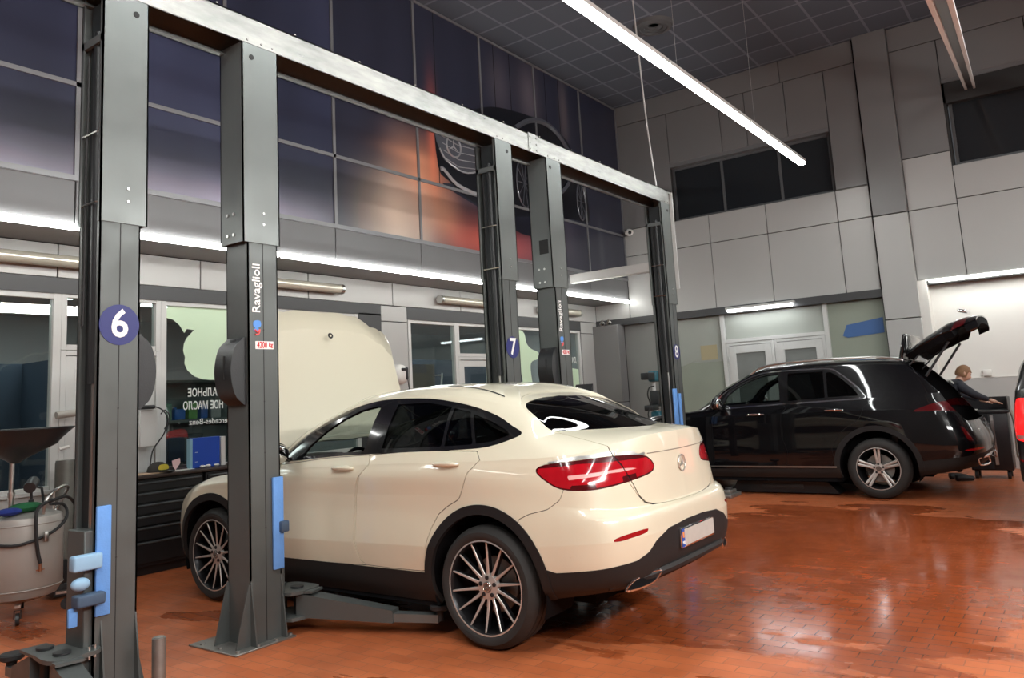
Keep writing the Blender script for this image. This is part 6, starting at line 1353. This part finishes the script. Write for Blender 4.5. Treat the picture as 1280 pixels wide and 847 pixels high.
q = MB(); q.cyl((cx_+.02, cy_-.1, .83), (cx_+.02, cy_-.1, .92), .02, n=12); q.cyl((cx_-.02, cy_-.16, 1.02), (cx_+.06, cy_-.04, 1.06), .045, n=16); q.tube([(cx_+.02, cy_-.1, .92), (cx_+.02, cy_-.1, 1.03), (cx_+.12, cy_-.05, 1.0), (cx_+.16, cy_, .88)], .011, 8); part_on(t, q, 'vacuum_gauge', 'plastic')
tag(MB().ball((cx_-.02, cy_-.10, .865), .10, 8, (1.3, .9, .40)).obj('green_rag', P('green_rag', (.01, .12, .04), .8, bump=.6, bscale=30)), 'crumpled green rag on the oil drainer tank', 'rag')
tag(MB().ball((cx_-.17, cy_-.16, .85), .07, 8, (1.4, 1, .45)).obj('blue_rag', P('blue_rag', (.01, .03, .22), .8, bump=.6, bscale=30)), 'crumpled blue rag at the edge of the oil drainer tank', 'rag')
# galvanised cylinder on its trolley
t = empty('gas_cylinder', (3.49, 7.62, 0), label='tall grey metal cylinder with side handles behind the post with the 6', cat='cylinder')
q = MB(); q.lathe([(0, .14), (.078, .14), (.082, .16), (.082, 1.16), (.076, 1.19), (0, 1.19)], (3.49, 7.62, 0), n=28); part_on(t, q, 'barrel', P('cast_grey', (.20, .20, .18), .55, .4, var=.35, vscale=9))
q = MB()
for sx in (-1, 1):
    for z0, z1 in ((.62, .95), (.25, .5)): q.tube([(3.49+sx*.08, 7.56, z0), (3.49+sx*.125, 7.54, z0), (3.49+sx*.125, 7.54, z1), (3.49+sx*.08, 7.56, z1)], .008, 6)
part_on(t, q, 'handles', 'steel')
q = MB(); q.bbox(3.36, 7.50, .02, 3.62, 7.74, .14, .02, 2); q.bbox(3.38, 7.46, .14, 3.46, 7.52, .34, .01); part_on(t, q, 'foot', 'plastic')
t = empty('tool_case', (3.74, 7.35, 0), label='upright black case on a small wheel behind the post with the 6', cat='case')
q = MB(); q.bbox(3.64, 7.26, .07, 3.88, 7.42, .62, .03, 3); part_on(t, q, 'shell', 'plastic')
q = MB(); q.cyl((3.66, 7.34, .05), (3.70, 7.34, .05), .05, n=18); q.cyl((3.82, 7.34, .05), (3.86, 7.34, .05), .05, n=18); part_on(t, q, 'wheels', 'rubber')
def coil(q):
    q.tube(smooth_poly([(3.66, 7.95, 1.05), (3.64, 7.93, .95), (3.70, 7.93, .85), (3.62, 7.92, .75), (3.68, 7.92, .62)], 4, False), .009, 6)
    for z in (1.28, 1.05, .9, .78): q.tube([(3.60, 7.98, z), (3.68, 7.96, z+.02)], .016, 8)
T('pipe_fittings', coil, 'white_paint', 'white pipe fittings and cord on the door jamb behind the grey cylinder', 'pipe')
T('door_closer', lambda q: (q.cyl((3.58, 8.02, 1.60), (3.80, 8.02, 1.62), .035, n=14),), P('beige_grey', (.40, .38, .34), .5), 'grey cylindrical door closer on the white door left of the post with the 6', 'door closer')
# hose reel on the pilaster
t = empty('hose_reel', (8.22, 8.0, 1.94), label='white hose reel mounted on the pilaster behind the bonnet', cat='hose reel')
q = MB(); q.lathe([(0, .20), (.09, .195), (.135, .16), (.145, .12), (.145, .02), (.12, 0)], (8.27, 8.12, 1.94), (0, -1, 0), 36); q.bbox(8.09, 8.05, 1.86, 8.17, 8.12, 2.02, .01); part_on(t, q, 'reel_housing', 'white_paint')
q = MB(); q.bbox(8.305, 7.905, 1.86, 8.355, 7.965, 2.04, .02, 3); q.bbox(8.22, 7.905, 1.99, 8.34, 7.945, 2.03, .015, 2); part_on(t, q, 'hose_outlet', 'rubber')
q = MB(); q.tube(smooth_poly([(8.34, 7.92, 1.88), (8.37, 7.93, 1.75), (8.42, 7.96, 1.68), (8.48, 8.0, 1.5)], 4, False), .008, 6); part_on(t, q, 'hose', 'rubber')
# corner cameras
for n_, (x, y, z, lb) in enumerate(((13.9, 7.62, 2.89, 'right hand small camera in the corner below the white band'), (13.95, 7.80, 2.89, 'left hand small camera in the corner below the white band'), (14.15, 7.14, 4.70, 'white dome camera high at the end of the mural wall'))):
    t = empty('security_camera', (x, y, z), label=lb, cat='camera')
    q = MB(); q.ball((x, y, z), .055 if n_ < 2 else .085, 12, (1, 1, .85)); q.box(x-.02, y-.02, z, x+.14 if n_ == 2 else x+.02, y+.02, z+.07); part_on(t, q, 'housing', 'cap_grey' if n_ < 2 else 'white_paint')
    q = MB(); q.ball((x-.045, y-.035, z-.01), .028 if n_ < 2 else .04, 10); part_on(t, q, 'lens', 'gloss_black')
# black box on the shelf beyond the white car
t = empty('wall_reel_box', (8.3, 5.9, 1.5), label='black box-like unit standing on a post behind the white car roof', cat='box')
q = MB(); q.prism([(-.30, -.02), (.22, .02), (.30, .12), (.28, -.10), (-.30, -.10)], .25, (8.3, 5.0, 1.52)); q.box(8.2, 5.05, 0, 8.3, 5.15, 1.45); part_on(t, q, 'shell', 'plastic')
# tyre machine head beside post 8
t = empty('balancing_machine', (13.3, 6.6, 0), label='dark machine head with teal grips and coiled hose near the post marked 8', cat='machine')
q = MB(); q.bbox(13.32, 6.40, 0, 13.5, 6.62, .98, .02); q.cyl((13.4, 6.50, .9), (13.4, 6.50, 1.85), .035, n=14); part_on(t, q, 'stand', 'white_al')
q = MB(); q.bbox(13.0, 6.40, 1.70, 13.28, 6.56, 1.83, .02); q.bbox(13.05, 6.40, 1.14, 13.35, 6.56, 1.24, .02); q.bbox(13.32, 6.40, 1.2, 13.46, 6.56, 1.5, .02); loose(part_on(t, q, 'heads', 'plastic'), 'machine_head')
q = MB(); q.bbox(13.28, 6.38, 1.66, 13.48, 6.56, 1.86, .04, 3); q.bbox(13.30, 6.38, 1.0, 13.5, 6.56, 1.12, .03, 3); part_on(t, q, 'grips', P('teal', (.02, .12, .16), .4))
q = MB(); q.tube(smooth_poly([(13.3, 6.45, 1.58), (13.1, 6.45, 1.55), (13.02, 6.45, 1.42), (13.10, 6.45, 1.25), (12.98, 6.45, 1.08), (13.06, 6.45, .90), (13.0, 6.45, .72), (13.25, 6.45, .66)], 5, False), .012, 6); part_on(t, q, 'coiled_hose', 'rubber')
# low scissor lift under the black car
t = empty('scissor_lift', (11.7, 3.6, 0), label='low black scissor lift lying under the black car', cat='car lift')
for x in (11.15, 12.2):
    q = MB(); q.prism([(-.75, .02), (.72, .02), (.64, .17), (.2, .17), (.18, .20), (-.2, .20), (-.22, .17), (-.60, .17)], .34, (x, 3.58, 0), (0, 1, 0), (0, 0, 1), (1, 0, 0)); part_on(t, q, 'platform', 'cab_black')
    q = MB(); q.bbox(x-.006, 3.30, .07, x, 3.86, .14, .004); part_on(t, q, 'side_panel', 'plastic')
t = empty('jack_adapter', (10.75, 4.25, 0), label='small grey metal adapter lying on the floor between the two cars', cat='adapter')
q = MB(); q.bbox(10.55, 4.10, 0, 10.95, 4.28, .05, .01); q.bbox(10.62, 4.13, .05, 10.85, 4.24, .10, .01); part_on(t, q, 'block', 'dullsteel')
q = MB(); q.cyl((10.72, 4.19, .10), (10.72, 4.19, .13), .05, n=16); part_on(t, q, 'pad', 'rubber')
# tool trolley by the niche
t = empty('tool_trolley', (13.35, 1.22, 0), label='black tool trolley under the mechanic by the white niche', cat='trolley')
q = MB(); q.bbox(13.18, .98, .12, 13.62, 1.50, .92, .01); q.bbox(13.16, .95, .92, 13.64, 1.53, .96, .01); q.box(13.16, .95, .96, 13.64, .965, 1.14); q.box(13.62, .95, .96, 13.64, 1.53, 1.14); part_on(t, q, 'body', 'cab_black')
q = MB(); q.box(13.165, 1.15, .20, 13.178, 1.19, .90); part_on(t, q, 'silver_edge', 'steel')
for z in (.14, .30, .46, .58, .70, .82):
    q = MB(); q.bbox(13.168, 1.21, z, 13.18, 1.48, z+.10, .004, 1); part_on(t, q, 'drawer', 'cab_black')
for x in (13.25, 13.55):
    for y in (1.05, 1.45): q = MB(); q.cyl((x, y-.02, .055), (x, y+.02, .055), .055, n=18); q.box(x-.02, y-.02, .06, x+.02, y+.02, .12); part_on(t, q, 'castor', 'rubber')
def cloth(q):
    for k in range(5): q.tube(smooth_poly([(13.22+.05*k, .93, .96-.01*k), (13.20+.05*k, .90-.01*k, .8), (13.24+.04*k, .905, .55), (13.20+.05*k, .91, .30+.03*k)], 4, False), [.022]*13, 6)
T('hanging_hoses', cloth, P('beige_hose', (.28, .25, .20), .7), 'beige hoses hanging on the right side of the tool trolley', 'hose')
T('paper_sheet', lambda q: q.box(13.25, 1.35, 1.145-.18, 13.45, 1.50, 1.15-.175), 'white_paint', 'white sheet of paper on the tool trolley under the mechanic', 'paper')
T('wall_box', lambda q: q.bbox(BX+.22, 1.20, 1.44, BX+.285, 1.32, 1.54, .01), 'white_paint', 'small white box on the niche wall above the tool trolley', 'box')

# ------------------------------------------------------------------ the mechanic
def skinned(name, pts, edges, mat, root=0, sub=2, parent=None):
    me = bpy.data.meshes.new(name); me.from_pydata([p[:3] for p in pts], edges, []); o = bpy.data.objects.new(name, me); COL.objects.link(o)
    sk = o.modifiers.new('skin', 'SKIN'); sk.use_smooth_shade = True
    for i, v in enumerate(me.skin_vertices[0].data): r = pts[i][3]; v.radius = (r, r) if not isinstance(r, tuple) else r; v.use_root = (i == root)
    sb = o.modifiers.new('sub', 'SUBSURF'); sb.levels = sub; sb.render_levels = sub
    bpy.context.view_layer.update(); dg = bpy.context.evaluated_depsgraph_get(); m2 = bpy.data.meshes.new_from_object(o.evaluated_get(dg))
    o.modifiers.clear(); o.data = m2; m2.materials.clear(); m2.materials.append(M[mat] if isinstance(mat, str) else mat); m2.shade_smooth()
    if parent: o.parent = parent
    return o
M['skin'] = P('skin', (.52, .30, .21), .5, var=.06, vscale=30); M['jacket'] = P('navy_jacket', (.010, .012, .020), .75, bump=.3, bscale=25); M['trousers'] = P('dark_trousers', (.012, .013, .017), .8, bump=.2, bscale=25); M['hair'] = P('auburn_hair', (.20, .10, .045), .7, bump=.6, bscale=90)
def mechanic():
    t = empty('person', (13.0, 1.68, 0), label='person in a dark jacket with short reddish hair leaning over the tool trolley', cat='person')
    F = Vector((.42, -.90, 0)).normalized(); S_ = Vector((-F.y, F.x, 0)); U = Vector((0, 0, 1)); B = Vector((12.98, 1.66, 0))
    def p(f, s, z, r): v = B+F*f+S_*s+U*z; return (v.x, v.y, v.z, r)
    pts = [p(-.04, 0, .95, (.15, .12)), p(0, 0, 1.08, (.14, .11)), p(.06, 0, 1.22, (.16, .115)), p(.13, 0, 1.33, (.13, .10)), p(.18, 0, 1.41, .06),
           p(.12, .18, 1.33, .078), p(.26, .24, 1.20, .062), p(.46, .16, 1.12, .038), p(.12, -.18, 1.33, .078), p(.27, -.24, 1.20, .062), p(.48, -.14, 1.12, .038)]
    j = skinned('jacket', pts, [(0, 1), (1, 2), (2, 3), (3, 4), (3, 5), (5, 6), (6, 7), (3, 8), (8, 9), (9, 10)], 'jacket', 0, 2, t)
    pts = [p(-.04, 0, .96, (.14, .12)), p(-.03, .10, .86, .095), p(.0, .11, .50, .065), p(-.04, .11, .12, .05), p(-.03, -.10, .86, .095), p(.02, -.12, .50, .065), p(-.02, -.13, .12, .05)]
    skinned('trousers', pts, [(0, 1), (1, 2), (2, 3), (0, 4), (4, 5), (5, 6)], 'trousers', 0, 2, t)
    for s in (.11, -.13):
        pts = [p(-.09, s, .05, .045), p(-.02, s, .055, .05), p(.08, s, .042, .042), p(.17, s, .035, .034)]; skinned('shoe', pts, [(0, 1), (1, 2), (2, 3)], 'rubber', 1, 2, t)
    # head with face, ears, neck
    hc = B+F*.25+U*1.505; tilt = .45
    f2 = (F*math.cos(tilt)-U*math.sin(tilt)).normalized(); u2 = (U*math.cos(tilt)+F*math.sin(tilt)).normalized()
    vs = []; n = 16
    for i in range(n+1):
        th = PI*i/n
        for k in range(2*n):
            ph = PI*k/n; x, y, z = math.sin(th)*math.cos(ph), math.sin(th)*math.sin(ph), math.cos(th)
            w = 1-.22*max(0, -z)**1.5
            q_ = f2*(x*.098*w+(.012 if z < -.3 and x > 0 else 0))+S_*(y*.076*w)+u2*z*.118
            vs.append(tuple(hc+q_))
    m = 2*n; q = MB(); q._add(vs, [(i*m+k, i*m+(k+1) % m, (i+1)*m+(k+1) % m, (i+1)*m+k) for i in range(n) for k in range(m)], True)
    q.cyl(hc-u2*.07-f2*.02, B+F*.16+U*1.36, .052, .06, 16, False)
    q.ball(hc+f2*.10-u2*.015, .016, 6, (1, 1, 1.3))
    for sgn in (-1, 1): q.ball(hc+S_*sgn*.077-u2*.005-f2*.01, .026, 8, (.5, .5, 1))
    hd = q.obj('head', 'skin', t)
    q = MB()
    for sgn in (-1, 1): q.ball(hc+f2*.088+S_*sgn*.03+u2*.012, .010, 6)
    q.obj('eyes', 'black', hd)
    q = MB(); q.tube([hc+f2*.094+S_*-.022-u2*.055, hc+f2*.099-u2*.057, hc+f2*.094+S_*.022-u2*.055], .005, 6); q.obj('mouth', P('lips', (.40, .14, .12), .5), hd)
    vs2 = []; idx = []
    for i in range(n+1):
        th = PI*i/n*.64
        for k in range(2*n):
            ph = PI*k/n; x, y, z = math.sin(th)*math.cos(ph), math.sin(th)*math.sin(ph), math.cos(th)
            if x > .35 and z < .45: z = .45+(z-.45)*.15
            vs2.append(tuple(hc+f2*(x*.105-.006)+S_*y*.083+u2*z*.125))
    q = MB(); q._add(vs2, [(i*m+k, i*m+(k+1) % m, (i+1)*m+(k+1) % m, (i+1)*m+k) for i in range(n) for k in range(m)], True); q.obj('hair', 'hair', hd)
    for sgn, f0 in ((1, .46), (-1, .48)):
        s0 = .16 if sgn > 0 else -.14
        pts = [p(f0, s0, 1.12, .028), p(f0+.05, s0-.01*sgn, 1.10, .032), p(f0+.09, s0-.012*sgn, 1.085, .030)]; ed = [(0, 1), (1, 2)]
        for k, (ds, L_) in enumerate(((-.026, .062), (-.009, .075), (.009, .070), (.026, .055))):
            b0 = len(pts); pts += [p(f0+.10, s0+ds, 1.08, .010), p(f0+.10+L_*.5, s0+ds*1.2, 1.068, .009), p(f0+.10+L_, s0+ds*1.2, 1.045, .008)]; ed += [(2, b0), (b0, b0+1), (b0+1, b0+2)]
        b0 = len(pts); pts += [p(f0+.05, s0-sgn*.042, 1.09, .011), p(f0+.09, s0-sgn*.058, 1.07, .010)]; ed += [(1, b0), (b0, b0+1)]
        skinned('hand', pts, ed, 'skin', 0, 1, t)
    q = MB(); q.tube([p(.045, -.17, 1.375, 0)[:3], p(.06, 0, 1.415, 0)[:3], p(.045, .17, 1.375, 0)[:3]], .012, 6); q.obj('shoulder_stripe', 'white_paint', t)
    for o in t.children_recursive: o.data.transform(Matrix.Translation((-13.0, -1.68, 0)))
mechanic()
# ------------------------------------------------------------------ fill light and colour management
w = bpy.data.worlds.new('world'); scene.world = w; w.use_nodes = True; w.node_tree.nodes['Background'].inputs[0].default_value = (.6, .62, .65, 1); w.node_tree.nodes['Background'].inputs[1].default_value = .15
def area(x, y, z, sx, sy, e, col=(1, .98, .95), rot=(0, 0, 0)):
    l = bpy.data.lights.new('fill_light', 'AREA'); l.shape = 'RECTANGLE'; l.size = sx; l.size_y = sy; l.energy = e; l.color = col
    o = bpy.data.objects.new('fill_light', l); COL.objects.link(o); o.location = (x, y, z); o.rotation_euler = rot
area(1.0, -3.5, 4.2, 4, .3, 360, rot=(.75, 0, -.3)); area(8, -3.5, 4.2, 4, .3, 330, rot=(.75, 0, 0)); area(.5, 2.2, 4.6, 3, .3, 110)  # unseen fill lights, added to flatten the lighting of the hall
scene.view_settings.view_transform = 'Standard'; scene.view_settings.exposure = 0.0
scene.cycles.max_bounces = 8; scene.cycles.transparent_max_bounces = 16; scene.cycles.sample_clamp_indirect = 6; scene.cycles.use_denoising = True
scene.cycles.caustics_reflective = False; scene.cycles.caustics_refractive = False
